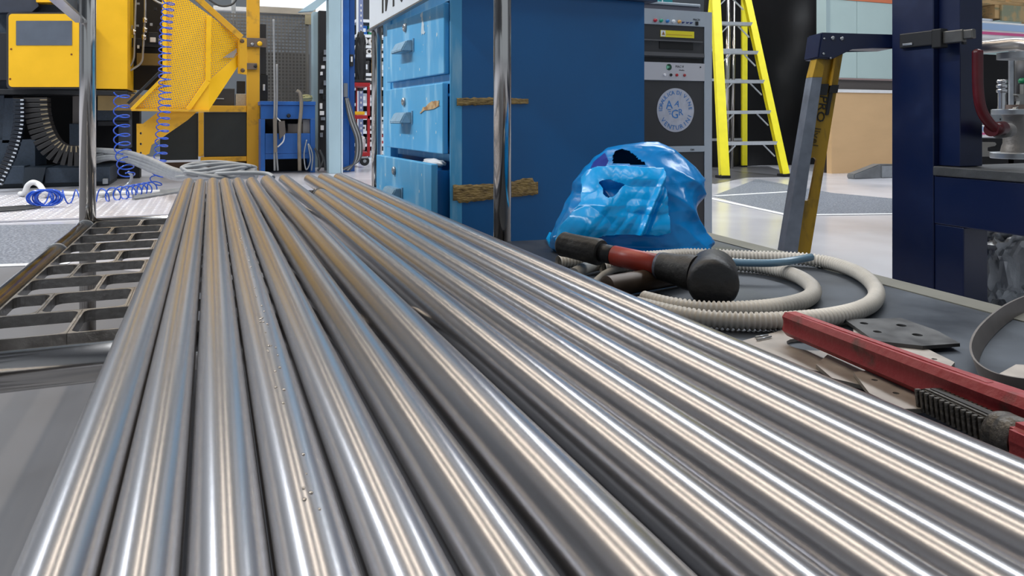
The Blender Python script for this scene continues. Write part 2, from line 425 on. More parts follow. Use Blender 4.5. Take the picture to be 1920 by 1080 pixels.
# ------------------------------------------------------------------ the steel bars
ordn = ['first', 'second', 'third', 'fourth', 'fifth', 'sixth', 'seventh', 'eighth', 'ninth', 'tenth', 'eleventh', 'twelfth']
BT = 0.333
BARS = [  # X, radius, end Y, bottom z
    (-0.076, 0.0215, 3.06, BT), (-0.0345, 0.0205, 3.03, BT), (0.0092, 0.0215, 3.05, BT), (0.0530, 0.0215, 3.03, BT),
    (0.0985, 0.0215, 3.02, BT), (0.1465, 0.0222, 3.00, BT), (0.2005, 0.0265, 2.96, BT), (0.2720, 0.0225, 3.08, BT),
    (0.3190, 0.0230, 2.40, BT+0.003), (0.3670, 0.0228, 3.06, BT), (0.4200, 0.0245, 3.05, BT), (0.4780, 0.0245, 3.03, BT)]
BARL = ['outermost on the left beside the open grating', 'second from the left beside the dark slit', 'third from the left running straight at the viewer',
        'fourth from the left with a line of oil droplets', 'fifth from the left', 'sixth from the left', 'thick one just left of the wide black gap',
        'just right of the wide black gap', 'shorter one whose end stops before the others', 'third from the right edge of the row',
        'second from the right edge of the row', 'outermost on the right beside the hose and wrench']
for (X, r, ye, zb), lb in zip(BARS, BARL):
    bm = NB(); c = 0.0015
    prof = [(0, r-c), (c, r)]+[(c+(ye+0.35-2*c)*k/8, r) for k in range(1, 8)]+[(ye+0.35-c, r), (ye+0.35, r-c)]
    lathe(bm, (X, -0.35, zb+r), (0, 1, 0), prof, 48)
    o = obj('steel_bar', bm, STEEL, smooth=40, label='long polished steel bar, '+lb, cat='bar', group='steel bars on the trolley')
b9 = [o for o in COL.objects if o.name.startswith('steel_bar')][8]
bm = NB(); lathe(bm, (0.3190, 2.372, BT+0.003+0.0230), (0,1,0), [(0,0.0232),(0.002,0.0240),(0.026,0.0240),(0.0285,0.021)], 32)
obj('end_cap', bm, mat('dark_end_cap', (44,42,40), 0.6), b9, label='dark end cap')
# oil droplets on the fourth bar
random.seed(3)
bm = NB()
for k in range(70):
    y = random.uniform(0.42, 1.9); a = R(random.uniform(-6, 18)); X, r, _, zb = BARS[3]
    rr = random.uniform(0.0008, 0.0019)*(1 if y < 1 else 0.8)
    c = Vector((X+r*math.sin(a), y, zb+r+r*math.cos(a)))
    q = bmesh.ops.create_icosphere(bm, subdivisions=1, radius=rr)
    for v in q['verts']: v.co = Vector((v.co.x, v.co.y*1.4, v.co.z*0.6))+c
for b in [o for o in COL.objects if o.name.startswith('steel_bar')][3:4]:
    obj('oil_droplets', bm, mat('oil', (170,160,150), 0.05, 0.6), b, kind='stuff', smooth=True)
# ------------------------------------------------------------------ tool bench deck (right)
DK = 0.33
dk = thing('bench_deck', 'low dark steel bench top carrying the mallet, hose and wrench', 'bench', (0.8, 0.8, 0))
poly = [(0.535, 1.53), (1.092, 1.475), (1.005, -0.2), (0.535, -0.2)]
bm = NB(); quad(bm, poly, DK-0.004, DK); obj('deck_sheet', bm, DARKST, dk)
bm = NB(); quad(bm, [(0.56,1.50), (1.06,1.45), (0.975,-0.18), (0.56,-0.18)], DK-0.05, DK-0.0045); obj('under_frame', bm, BLKM, dk)
for x, y in ((0.60, 1.45), (1.02, 1.41), (0.60, -0.1), (0.92, -0.1)):
    bm = NB(); box(bm, x-0.02, x+0.02, y-0.02, y+0.02, 0, DK-0.05); obj('leg', bm, BLKM, dk)
bm = NB(); prism(bm, [(1.04,1.47,DK), (1.088,1.465,DK), (1.001,-0.2,DK), (0.955,-0.2,DK)], (0,0,0.0015)); obj('edge_band', bm, mat('worn_edge', (118,116,106), 0.45, 0.4, var=0.15, vscale=8), dk)
# ------------------------------------------------------------------ blue drawer pedestal
D0 = 2.12
dcor = P(848, 222, D0); dcor.z = 0
desk = thing('drawer_pedestal', 'scuffed sky blue workbench pedestal with three drawers and torn brown tape on its side', 'cabinet', dcor, R(2.9))
def dpart(name, bm, m, parent=desk, **k): return obj(name, bm, m, parent, local=True, **k)
DW, DL, DT = 0.655, 0.74, 0.972   # side width, face length, height
bm = NB()
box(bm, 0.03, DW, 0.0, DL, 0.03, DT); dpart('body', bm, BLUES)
bm = NB()   # face frame
box(bm, 0.0, 0.0295, 0.0, 0.018, 0.03, DT); box(bm, 0.0, 0.0295, 0.64, DL, 0.03, DT)
box(bm, 0.004, 0.0295, 0.018, 0.64, 0.03, 0.06); box(bm, 0.004, 0.0295, 0.018, 0.64, 0.94, DT)
box(bm, 0.004, 0.0295, 0.018, 0.64, 0.700, 0.728); box(bm, 0.016, 0.0295, 0.018, 0.60, 0.474, 0.496)
dpart('face_frame', bm, BLUE)
bm = NB(); box(bm, 0.0, DW+0.03, -0.03, DL, DT, DT+0.03); dpart('worktop', bm, mat('bench_top', (40,60,90), 0.4))
bm = NB(); box(bm, -0.006, 0.0, 0.0, 0.004, 0.03, DT); dpart('corner_lip', bm, BLUE)
def cuppull(x, y, z, L=0.125, h=0.034, dp=0.036):
    bm = NB()
    prism(bm, [(x, y-L/2, z+h*0.6), (x-dp*0.55, y-L/2+0.01, z+h*0.55), (x-dp, y-L/2+0.012, z-h*0.35), (x-dp, y-L/2+0.012, z-h*0.5), (x, y-L/2+0.0, z-h*0.5)], (0, L, 0))
    bmesh.ops.bevel(bm, geom=bm.edges[:], offset=0.003, segments=2, affect='EDGES')
    return bm
for zb, zt, out, y1, lock, hz, lab in ((0.728, 0.932, 0.018, 0.625, 0.900, 0.832, None), (0.498, 0.702, 0.022, 0.625, 0.655, 0.600, 'middle drawer with torn orange brown sticker'), (0.215, 0.470, 0.055, 0.632, 0.428, 0.356, 'bottom drawer pulled slightly open')):
    bm = NB(); box(bm, -out, -out+0.018 if out < 0.03 else -out+0.02, 0.022, y1, zb, zt, 0.003)
    d = dpart('drawer', bm, BLUE, label=lab)
    z = d.location
    def dsub(nm, bm, m, **k):
        bm.transform(Matrix.Translation(-z)); return obj(nm, bm, m, d, local=True, **k)
    bm = cuppull(-out, 0.375, hz); dsub('handle', bm, BLUEHW)
    bm = NB(); box(bm, -out-0.003, -out, 0.30, 0.31, hz-0.018, hz+0.024); dsub('handle_plate', bm, BLUEHW)
    bm = NB(); lathe(bm, (-out+0.001, 0.395, lock), (-1,0,0), [(0,0.014),(0.006,0.014),(0.009,0.010),(0.009,0.004),(0.007,0.003)], 20); dsub('lock', bm, GALV)
    if out > 0.05:
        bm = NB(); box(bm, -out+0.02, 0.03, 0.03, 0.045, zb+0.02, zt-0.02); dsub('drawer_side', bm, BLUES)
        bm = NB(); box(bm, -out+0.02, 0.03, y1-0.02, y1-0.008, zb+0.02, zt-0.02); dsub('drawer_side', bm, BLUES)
    # paint chips
    random.seed(int(zb*100)); bm = NB()
    for k in range(9):
        yy = random.uniform(0.04, 0.6); zz = random.uniform(zb+0.02, zt-0.02); r = random.uniform(0.002, 0.006)
        pts = [(-out-0.0004, yy+r*random.uniform(.5,1)*math.cos(a), zz+r*random.uniform(.6,1.4)*math.sin(a)) for a in [i*PI/3 for i in range(6)]]
        prism(bm, pts, (0.0005, 0, 0))
    dsub('paint_chips', bm, mat('chipped_primer', (206,220,226), 0.6), kind='stuff')
def blob(pts_yz, x, th, parent, name, m, local=True, plane='x', n=4, jag=0.004, seed=1, label=None):
    """irregular flat patch; pts in the plane, edges jagged"""
    random.seed(seed); out = []
    N = len(pts_yz)
    for i in range(N):
        a = pts_yz[i]; b = pts_yz[(i+1) % N]
        for k in range(n):
            t = k/n; out.append((a[0]+(b[0]-a[0])*t+random.uniform(-jag, jag), a[1]+(b[1]-a[1])*t+random.uniform(-jag, jag)))
    bm = NB()
    if plane == 'x': prism(bm, [(x, p[0], p[1]) for p in out], (-th, 0, 0))
    else: prism(bm, [(p[0], x, p[1]) for p in out], (0, -th, 0))
    return obj(name, bm, m, parent, local=local, label=label)
blob([(0.045,0.634),(0.225,0.618),(0.19,0.632),(0.11,0.652),(0.05,0.652)], -0.0222, 0.002, desk, 'torn_sticker', mat('torn_sticker', (208,176,130), 0.6, col2=(170,120,70), vscale=40), label='torn orange brown sticker')
blob([(0.19,0.86),(0.225,0.86),(0.22,0.90),(0.235,0.925),(0.215,0.93),(0.205,0.90)], -0.0182, 0.001, desk, 'label_residue', MATS['chipped_primer'])
blob([(0.055,0.295),(0.085,0.29),(0.08,0.32),(0.06,0.32)], -0.0552, 0.001, desk, 'sticker_residue', MATS['torn_sticker'])
# tape strips on the side face, with crumpled relief
def tape(pts, seed):
    return pts
def crumple(name, x0, x1, zlo, zhi, seed, label):
    bm = NB(); nx, nz = 44, 10; random.seed(seed)
    V = []
    for i in range(nx+1):
        col = []
        t = i/nx; x = x0+(x1-x0)*t
        lo = zlo(t)+0.0035*noise.noise(Vector((t*22, seed, 0))); hi = zhi(t)+0.0035*noise.noise(Vector((t*19, seed+5, 0)))
        for j in range(nz+1):
            s = j/nz; z = lo+(hi-lo)*s
            y = -0.0015-0.004*abs(noise.noise(Vector((x*40, z*30, seed))))-(0.002 if 0 < j < nz else 0)
            col.append(bm.verts.new((x, y, z)))
        V.append(col)
    for i in range(nx):
        for j in range(nz): bm.faces.new((V[i][j], V[i+1][j], V[i+1][j+1], V[i][j+1]))
    ex = bmesh.ops.extrude_face_region(bm, geom=bm.faces[:])
    bmesh.ops.translate(bm, verts=[g for g in ex['geom'] if isinstance(g, bmesh.types.BMVert)], vec=(0, 0.0012, 0))
    return dpart(name, bm, TAPE, label=label, smooth=50)
def sx(px, ):   # local x on the side face from pixel column
    k = (3978-848)/(3978-px); return (D0*k-D0)/0.421
def sz(px, y): return EYE-(y-222)/1400*D0*(3978-848)/(3978-px)
crumple('torn_tape', sx(856), sx(990), lambda t: sz(920, 199-5*t), lambda t: sz(920, 183+abs(t-0.5)*3), 3, 'narrow torn brown tape strip')
crumple('torn_tape', sx(849), sx(1008), lambda t: sz(930, (378-10*t) if t > .05 else 372), lambda t: sz(930, 344-8*min(1,max(0,(t-0.6)*4))) - (0.012 if t > 0.94 else 0), 8, 'wide torn brown tape strip')
# white plastic wrap peeping out above the bottom drawer
bm = NB(); r_ = bmesh.ops.create_icosphere(bm, subdivisions=3, radius=1)
for v in bm.verts:
    k = 1+0.35*noise.noise(v.co*2.2); v.co = Vector((0.0+v.co.x*0.018*k-0.012, 0.125+v.co.y*0.085*k, 0.468+v.co.z*0.012*k))
bm.transform(Matrix.Translation(dcor) @ Matrix.Rotation(R(2.9), 4, 'Z'))
obj('plastic_wrap', bm, MATS['white_plastic'], smooth=True, label='crumpled white plastic poking out above the bottom blue drawer', cat='plastic')

# ------------------------------------------------------------------ grey control cabinet
CY = 2.645
c0 = PY(1186, 222, CY); c1 = PY(1335, 222, CY); CX0, CX1 = c0.x, c1.x
ctop = PY(1300, 21, CY).z
def cz(y, x=1275): return PY(x, y, CY).z
def cx(x): return PY(x, 222, CY).x
cab = thing('control_cabinet', 'grey electrical control rack with coloured buttons and a round lettered sticker', 'cabinet', (1.65, 2.9, 0))
def cpart(nm, bm, m, parent=cab, **k): return obj(nm, bm, m, parent, **k)
bm = NB(); box(bm, CX0, CX1, CY+0.012, CY+0.55, 0.02, ctop); cpart('body', bm, GREYC)
# frame
bm = NB(); xr = cx(1321)
box(bm, xr, CX1, CY, CY+0.0115, 0.02, ctop); cpart('frame_post', bm, GREYC)
bm = NB(); box(bm, CX0, xr, CY, CY+0.0115, cz(48), ctop); bp_ = cpart('button_strip', bm, GREYC)
bm = NB(); box(bm, CX0, xr, CY, CY+0.0115, cz(285), cz(274)); cpart('cross_strip', bm, GREYC)
bm = NB(); text_bm(bm, 'ON', 0.012, (cx(1298), CY-0.0005, cz(283)), (1,0,0), (0,0,1), 0.001); cpart('small_mark', bm, INK)
cols = [(1228, (190,40,60)), (1239, (30,160,130)), (1251, (50,130,200)), (1262, (235,240,245)), (1273, (226,168,90))]
for px_, c in cols:
    bm = NB(); lathe(bm, (cx(px_), CY, cz(41)), (0,-1,0), [(0,0.0075),(0.004,0.0075),(0.004,0.0062),(0.010,0.0058),(0.012,0.004)], 16)
    obj('button', bm, mat('button_%d_%d' % (c[0], c[1]), c, 0.3), cab)
for px_ in (1280, 1288, 1295):
    bm = NB(); lathe(bm, (cx(px_), CY, cz(42)), (0,-1,0), [(0,0.004),(0.004,0.004),(0.004,0.0025),(0.014,0.002)], 12); obj('toggle', bm, mat('toggle_blue', (40,60,120), 0.4), cab)
bm = NB(); box(bm, cx(1304), cx(1308), CY-0.006, CY, cz(46), cz(39)); obj('rocker_switch', bm, BLKM, cab)
bm = NB(); text_bm(bm, 'MACH', 0.012, (cx(1306), CY-0.0004, cz(37)), (1,0,0), (0,0,1), 0.001); cpart('small_mark', bm, INK)
# instrument drawer
bm = NB(); box(bm, CX0, xr, CY+0.004, CY+0.0115, cz(108), cz(49)); cpart('instrument_panel', bm, DGREY)
bm = NB(); box(bm, CX0, xr-0.004, CY-0.002, CY+0.004, cz(106), cz(99)); cpart('lower_ledge', bm, mat('mid_grey', (96,96,98), 0.4, 0.3))
bm = NB(); box(bm, CX0, xr-0.012, CY-0.004, CY+0.004, cz(78.5), cz(76)); cpart('ridge', bm, MATS['mid_grey'])
bm = NB(); box(bm, cx(1237), cx(1300), CY+0.001, CY+0.004, cz(92.5), cz(79)); cpart('slot', bm, mat('pit_black', (6,6,8), 0.6))
bm = NB(); box(bm, cx(1239), cx(1302), CY+0.0015, CY+0.0038, cz(70.5), cz(58)); yl = cpart('warning_label', bm, mat('label_yellow', (236,222,40), 0.45), label='yellow warning label with small triangle')
bm = NB(); box(bm, cx(1239.5), cx(1248), CY+0.0008, CY+0.0014, cz(69.5), cz(58.5)); obj('label_field', bm, WHITE, yl)
bm = NB(); prism(bm, [(cx(1241), CY+0.0004, cz(67)), (cx(1247), CY+0.0004, cz(67)), (cx(1244), CY+0.0004, cz(60))], (0, 0.0003, 0)); obj('triangle', bm, mat('tri', (150,110,60), 0.5), yl)
bm = NB(); box(bm, cx(1250), cx(1298), CY+0.0008, CY+0.0014, cz(66), cz(64.8)); obj('print_line', bm, mat('tri2', (206,170,40), 0.5), yl)
bm = NB(); box(bm, CX0, xr, CY+0.006, CY+0.0115, cz(117), cz(108.5)); cpart('dark_gap', bm, MATS['pit_black'])
# silver strip with logo
bm = NB(); box(bm, CX0, xr, CY-0.001, CY+0.0115, cz(151), cz(118)); cpart('silver_strip', bm, mat('silver_strip', (196,196,202), 0.35, 0.4))
yf = CY-0.0014
bm = NB(); lathe(bm, (cx(1254), yf+0.0006, cz(126.5)), (0,-1,0), [(0,0.0135),(0.001,0.0135)], 24); lg = cpart('round_logo', bm, mat('logo_green', (20,70,50), 0.5))
bm = NB(); prism(bm, [(cx(1249), yf-0.0006, cz(123)), (cx(1256), yf-0.0006, cz(126)), (cx(1249), yf-0.0006, cz(131))], (0, 0.0005, 0)); obj('logo_arrow', bm, mat('logo_light', (120,190,160), 0.5), lg)
bm = NB(); text_bm(bm, 'MAC·V', 0.014, (cx(1274), yf+0.0003, cz(127)), (1,0,0), (0,0,1), 0.001); cpart('logo_text', bm, INK)
bm = NB(); text_bm(bm, 'idraulica', 0.008, (cx(1278), yf+0.0003, cz(132.5)), (1,0,0), (0,0,1), 0.001); cpart('logo_text', bm, INK)
for px_, c in ((1245.5, (235,235,240)), (1257.5, (20,20,20)), (1268.5, (180,30,40)), (1283, (170,60,60))):
    bm = NB(); lathe(bm, (cx(px_), CY-0.001, cz(141)), (0,-1,0), [(0,0.006),(0.004,0.006),(0.006,0.0045)], 16); obj('button', bm, mat('button_%d_%d' % (c[0], c[1]), c, 0.35), cab)
bm = NB(); lathe(bm, (cx(1313), CY-0.001, cz(125)), (0,-1,0), [(0,0.003),(0.002,0.003)], 10); cpart('screw', bm, INK)
bm = NB(); box(bm, CX0, xr, CY+0.004, CY+0.0115, cz(273), cz(152)); cpart('upper_panel', bm, DGREY)
bm = NB(); box(bm, CX0, xr, CY+0.004, CY+0.0115, 0.04, cz(286)); cpart('lower_panel', bm, DGREY)
# round sticker
SR = 0.092; scx, scz = cx(1267.5), cz(206.5); ys = CY+0.0035
bm = NB(); lathe(bm, (scx, ys, scz), (0,-1,0), [(0,SR),(0.001,SR)], 64); stk = cpart('round_sticker', bm, mat('sticker_silver', (186,190,202), 0.4, 0.2, var=0.1, vscale=30), label='round silver sticker with blue lettering')
def arc_text(s, a0, a1, rad, size, flip=False):
    bm = NB()
    for i, ch in enumerate(s):
        a = a0+(a1-a0)*(i/(len(s)-1))
        up = Vector((math.sin(R(a)), 0, math.cos(R(a)))); rt = Vector((math.cos(R(a)), 0, -math.sin(R(a))))
        if flip: up = -up; rt = -rt
        org = Vector((scx, ys-0.0015, scz))+Vector((math.sin(R(a)), 0, math.cos(R(a))))*rad
        if ch != ' ': text_bm(bm, ch, size, org, rt, up, 0.0008)
    return obj('lettering', bm, COPRINT, stk)
arc_text('IDRAULICA DI', -92, 20, 0.066, 0.024)
arc_text('VINE', 38, 84, 0.066, 0.024)
arc_text('VENTURINI', 236, 110, 0.083, 0.027, True)
bm = NB()
text_bm(bm, 'A', 0.050, (scx-0.031, ys-0.0015, scz+0.006), (1,0,0.05), (-0.05,0,1), 0.0008)
text_bm(bm, 'A', 0.036, (scx+0.004, ys-0.0015, scz+0.016), (1,0,-0.35), (0.35,0,1), 0.0008)
text_bm(bm, 'G', 0.052, (scx-0.004, ys-0.0015, scz-0.034), (1,0,0), (0,0,1), 0.0008)
text_bm(bm, 'R', 0.040, (scx+0.026, ys-0.0015, scz-0.022), (1,0,0.1), (-0.1,0,1), 0.0008)
obj('monogram', bm, COPRINT, stk)
bm = NB()
for k, z in enumerate((0.003, -0.006, -0.015)): box(bm, scx-0.040+k*0.004, scx-0.024, ys-0.0018, ys-0.0011, scz+z-0.002, scz+z+0.001)
obj('speed_lines', bm, COPRINT, stk)
# unit on top of the cabinet
un = thing('desktop_unit', 'grey flat electronic unit lying on top of the control cabinet', 'device', (1.65, 2.9, ctop))
zt = ctop
bm = NB(); box(bm, CX0, cx(1319), CY+0.02, CY+0.40, zt+0.0005, zt+0.022, 0.003); obj('base', bm, mat('unit_dark', (92,92,104), 0.4), un)
bm = NB(); box(bm, CX0, cx(1318), CY+0.015, CY+0.40, zt+0.0225, zt+0.034, 0.003); obj('lid', bm, GREYC, un)
bm = NB(); box(bm, cx(1250), cx(1277), CY+0.06, CY+0.30, zt+0.0345, zt+0.16, 0.004); b_ = obj('teal_box', bm, mat('teal', (40,140,150), 0.5), label='teal box on top of the grey electronic unit', cat='box')
bm = NB(); box(bm, cx(1256), cx(1258), CY+0.0585, CY+0.06, zt+0.035, zt+0.155); obj('white_stripe', bm, WHITE, b_)

# ------------------------------------------------------------------ yellow step ladder (background)
lad = thing('step_ladder', 'bright yellow step ladder with aluminium treads in front of the black tarpaulin', 'ladder', G(1415, 333))
fl0 = G(1356, 334); fr0 = G(1472, 331)
tl = P(1337, -40, 8.0); tr = P(1392, -40, 8.1)
def chan(a, b, w, d, name='side_rail', m=LADY, par=lad, side=1):
    """C channel rail from a to b, opening sideways"""
    a = Vector(a); b = Vector(b); t = (b-a).normalized(); out = Vector((cs, -sn, 0)); fw = Vector((-sn, -cs, 0))
    bm = NB()
    obox(bm, a, b, 0.006, d, up=fw)                      # web (thin across), deep
    s = out*side
    obox(bm, a+fw*(d/2-0.003)+s*w/2, b+fw*(d/2-0.003)+s*w/2, w, 0.006, up=fw)
    obox(bm, a-fw*(d/2-0.003)+s*w/2, b-fw*(d/2-0.003)+s*w/2, w, 0.006, up=fw)
    return obj(name, bm, m, par)
LW = Vector((cs, -sn, 0))
chan(fl0-LW*0.03+Vector((0,0,0.03)), tl-LW*0.03, 0.085, 0.09)
chan(fr0+LW*0.03+Vector((0,0,0.03)), tr+LW*0.03, 0.065, 0.09, side=-1)
for p in (fl0, fr0):
    bm = NB(); box(bm, p.x-0.055, p.x+0.055, p.y-0.05, p.y+0.06, 0, 0.03, 0.004); obj('foot', bm, BLKM, lad)
for yL, yR in ((268, 268), (211, 210), (153, 152), (97, 96), (41, 40), (-14, -15)):
    def at(a, b, y):
        ya = 222-(a.z-EYE)*1400/8; t = (EYE-(y-222)/1400*7.75-a.z)/(b.z-a.z); return a.lerp(b, t)
    a = at(fl0, tl, yL)+LW*0.01; b = at(fr0, tr, yR)-LW*0.02
    bm = NB(); obox(bm, a, b, 0.09, 0.035); st = obj('tread', bm, LADALU, lad)
    for q, sg_ in ((a, 1), (b, -1)):
        bm = NB(); obox(bm, q+LW*sg_*0.13-Vector((0,0,0.02)), q+LW*sg_*0.012-Vector((0,0,0.14)), 0.02, 0.012); obj('brace', bm, LADALU, st)
rb = G(1391, 313); rt = P(1391, -40, 8.75); rb2 = G(1300, 315); rt2 = P(1335, -40, 8.7)
chan(rb+Vector((0,0,0.02)), rt, 0.06, 0.05, 'rear_leg'); chan(rb2+Vector((0,0,0.02)), rt2, 0.06, 0.05, 'rear_leg')
for y in (262, 150, 95):
    t = (EYE-(y-222)/1400*9-rb.z)/(rt.z-rb.z)
    bm = NB(); obox(bm, rb2.lerp(rt2, t), rb.lerp(rt, t), 0.03, 0.03); obj('rear_brace', bm, LADALU, lad)
for p in (rb, rb2):
    bm = NB(); box(bm, p.x-0.03, p.x+0.05, p.y-0.04, p.y+0.03, 0, 0.02); obj('foot', bm, BLKM, lad)

# ------------------------------------------------------------------ black tarpaulin, wall panel, cardboard (right background)
def wavy(name, x0, x1, Y, z0, z1, m, amp, freq, label, cat, seed=0):
    bm = NB(); nx, nz = 90, 30; V = []
    for i in range(nx+1):
        c = []
        for j in range(nz+1):
            x = x0+(x1-x0)*i/nx; z = z0+(z1-z0)*j/nz
            y = Y+amp*math.sin(x*freq+noise.noise(Vector((x*0.8, z*0.5, seed)))*3)+amp*0.8*noise.noise(Vector((x*2.2, z*2.6, seed)))
            c.append(bm.verts.new((x, y, z)))
        V.append(c)
    for i in range(nx):
        for j in range(nz): bm.faces.new((V[i][j], V[i+1][j], V[i+1][j+1], V[i][j+1]))
    ex = bmesh.ops.extrude_face_region(bm, geom=bm.faces[:])
    bmesh.ops.translate(bm, verts=[g for g in ex['geom'] if isinstance(g, bmesh.types.BMVert)], vec=(0, 0.004, 0))
    return obj(name, bm, m, label=label, cat=cat, smooth=60)
wavy('tarpaulin', PY(1316, 0, 7.6).x, PY(1580, 0, 7.6).x, 7.6, 0.0, 3.4, TARP, 0.06, 5.0, 'tall black tarpaulin hanging behind the yellow step ladder', 'tarpaulin', 2)
for k, (px_, py0, py1) in enumerate(((1360, -20, 300), (1366, -20, 90), (1400, 80, 175))):
    pass
t = thing('steel_pipe_rack', 'upright chrome pipes standing behind the yellow step ladder', 'pipes', PY(1365, 222, 7.3))
for px_, ya, yb, r in ((1361, 290, -30, 0.03), (1372, 285, -30, 0.02)):
    a = PY(px_, ya, 7.3); b = PY(px_+6, yb, 7.3); a.z = 0.0
    bm = NB(); tube(bm, [a, b], r, 14); obj('pipe', bm, STEEL2, t)
WY = 6.35
xa = PY(1545, 222, WY).x
bm = NB(); box(bm, xa, 12.9, WY, WY+0.12, 0, PY(1600, 150, WY).z); pw = struct('wall_right_back', bm, mat('wall_base_grey', (92,86,84), 0.6))
zt0 = PY(1610, 147, WY).z
bm = NB(); z1 = PY(1610, 3, WY).z
seam = PY(1604, 222, WY).x; edge = PY(1553, 222, WY).x
for a, b in ((edge, seam-0.004), (seam+0.004, seam+1.6), (seam+1.61, seam+3.2)):
    bm = NB(); box(bm, a, b, WY-0.02, WY+0.10, zt0, z1); obj('wall_panel', bm, PANELG, pw)
bm = NB(); box(bm, xa, edge-0.003, WY-0.03, WY+0.11, zt0, z1+0.6); obj('edge_post', bm, mat('alu_post', (168,188,190), 0.4, 0.2), pw)
bm = NB(); box(bm, edge, 12.8, WY-0.025, WY+0.11, z1+0.002, z1+0.20); obj('orange_band', bm, mat('orange_band', (206,120,86), 0.5), pw)
bm = NB(); box(bm, xa, 12.8, WY-0.03, WY, zt0-0.018, zt0-0.002); obj('reveal', bm, mat('reveal', (150,128,126), 0.5), pw)
# cardboard sheet leaning on the wall with a white top edge
cbx0 = PY(1558, 222, WY-0.12).x; cbx1 = PY(1840, 222, WY-0.12).x
zc = PY(1610, 174, WY-0.12).z
bm = NB(); box(bm, cbx0, cbx1, WY-0.13, WY-0.06, 0.0, zc); cb = obj('cardboard_crate', bm, CARD, label='large tan cardboard sided crate against the pale green wall panels', cat='crate')
bm = NB(); box(bm, cbx0-0.01, cbx1, WY-0.14, WY-0.055, zc+0.0005, zc+0.035); obj('top_edge', bm, WHITEP, cb)
# grey ramp bracket on the floor
rp = G(1640, 331)
bm = NB(); Yr = G(1650, 334).y
pts = [PY(1602, 334, Yr), PY(1602, 325, Yr), PY(1650, 306, Yr), PY(1680, 306, Yr), PY(1680, 334, Yr)]
zb = pts[0].z
for p in pts: p.z -= zb
prism(bm, pts, (0, 0.10, 0)); bmesh.ops.bevel(bm, geom=bm.edges[:], offset=0.01, segments=2, affect='EDGES')
rmp = obj('metal_wedge', bm, mat('wedge_steel', (120,122,124), 0.4, 0.4, var=0.2), label='grey steel wedge shaped bracket on the floor in front of the cardboard crate', cat='bracket')
bm = NB(); a = PY(1652, 331, Yr); b = PY(1672, 309, Yr); box(bm, a.x, b.x, Yr-0.012, Yr-0.001, a.z-zb, b.z-zb); obj('light_plate', bm, GALV, rmp)

# ------------------------------------------------------------------ worn ladder leg with blue head (right)
LX = 1.30   # plane parallel to the bars? keep facing the viewer: plane of constant depth
DL_ = 2.3
old = thing('old_step_ladder', 'worn yellow and grey step ladder with blue top cap beside the navy stand', 'ladder', P(1495, 600, DL_))
old.location.z = 0
vd = Vector((sn, cs, 0))           # away from the viewer
def Q(x, y, dd=0.0): return P(x, y, DL_)+vd*dd
def ext(px, d0, d1, name, m, parent=old, bev=0, **k):
    bm = NB(); prism(bm, [Q(x, y, d0) for x, y in px], vd*(d1-d0))
    if bev: bmesh.ops.bevel(bm, geom=bm.edges[:], offset=bev, segments=2, affect='EDGES')
    return obj(name, bm, m, parent, **k)
yb = 222+EYE*1400/DL_             # pixel row of the floor at this depth
def lx(y, a0, a1): return a0+(a1-a0)*(y-92)/(478-92)
# front flange (grey), web (yellow) with a slot
ext([(lx(145,1532,1468),145),(lx(145,1549,1495),145),(lx(yb,1549,1495),yb),(lx(yb,1532,1468),yb)], 0, 0.05, 'front_flange', mat('scraped_alu', (126,134,146), 0.5, 0.3, var=0.2, vscale=20))
ext([(1532,110),(1549,112),(lx(144.5,1549,1495),144.5),(lx(144.5,1532,1468),144.5)], 0, 0.05, 'flange_patch', OLDY)
def slotp(x0, x1, y0, y1, sl=-0.16):
    out = []
    for k in range(9):
        a = PI*k/8; out.append(((x0+x1)/2+(x1-x0)/2*math.cos(a)-sl*0, y0+(x1-x0)/2*(1-math.sin(a))))
    for k in range(9):
        a = PI+PI*k/8; out.append(((x0+x1)/2+(x1-x0)/2*math.cos(a)-13, y1-(x1-x0)/2*(1+math.sin(a))))
    return out
bm = NB()
outer = [Q(lx(y, a, b), y, 0.02) for y, a, b in ((95,1552,1495),(95,1587,1524),(yb,1587,1524),(yb,1552,1495))]
outer[0] = Q(1552, 95, 0.02)
hole = [Q(x, y, 0.02) for x, y in slotp(1523, 1536, 296, 378)]
slabh(bm, outer, [hole], 0.012, vd); obj('side_web', bm, OLDY, old)
ext([(1567,95),(1571,95),(lx(160,1571,1513),160),(lx(160,1567,1509),160)], 0.005, 0.0195, 'inner_rib', YELD)
ext([(1542,157),(1557,157),(1553,178),(1539,178)], 0.010, 0.0195, 'black_clip', BLKM); ext([(1560,159),(1576,159),(1573,174),(1557,174)], 0.010, 0.0195, 'black_clip', BLKM)
# lettering running down the rail
rtv = (Q(1523, 290)-Q(1545, 160)).normalized(); upv = Q(1, 0)-Q(0, 0); upv = (upv-rtv*upv.dot(rtv)).normalized()
bm = NB(); text_bm(bm, 'PRO', 0.035, Q(1539, 203, 0.0175), rtv, upv, 0.002, squash=1.25); obj('lettering', bm, INK, old)
bm = NB(); text_bm(bm, 'livel', 0.032, Q(1528, 256, 0.0175), rtv, upv, 0.002, squash=1.2); obj('lettering', bm, mat('faded_print', (92,74,30), 0.6), old)
ext([(1559,168),(1567,168),(1558,216),(1551,216)], 0.014, 0.0195, 'black_badge', BLKM, bev=0.002)
cap = ext([(1535,62),(1672,66),(1672,92),(1592,91),(1556,112),(1528,110)], -0.02, 0.09, 'top_cap', NAVY, bev=0.004)
for x, y, r in ((1540,74,0.003), (1556,73,0.006), (1573,74,0.006), (1539,102,0.004), (1552,110,0.003)):
    bm = NB(); lathe(bm, Q(x, y, -0.0205), -vd, [(0,r),(0.003,r),(0.004,r*0.5)], 14); obj('rivet', bm, GALV, cap)
a = Q(lx(yb,1500,1495)+0, yb-3, 0.02)
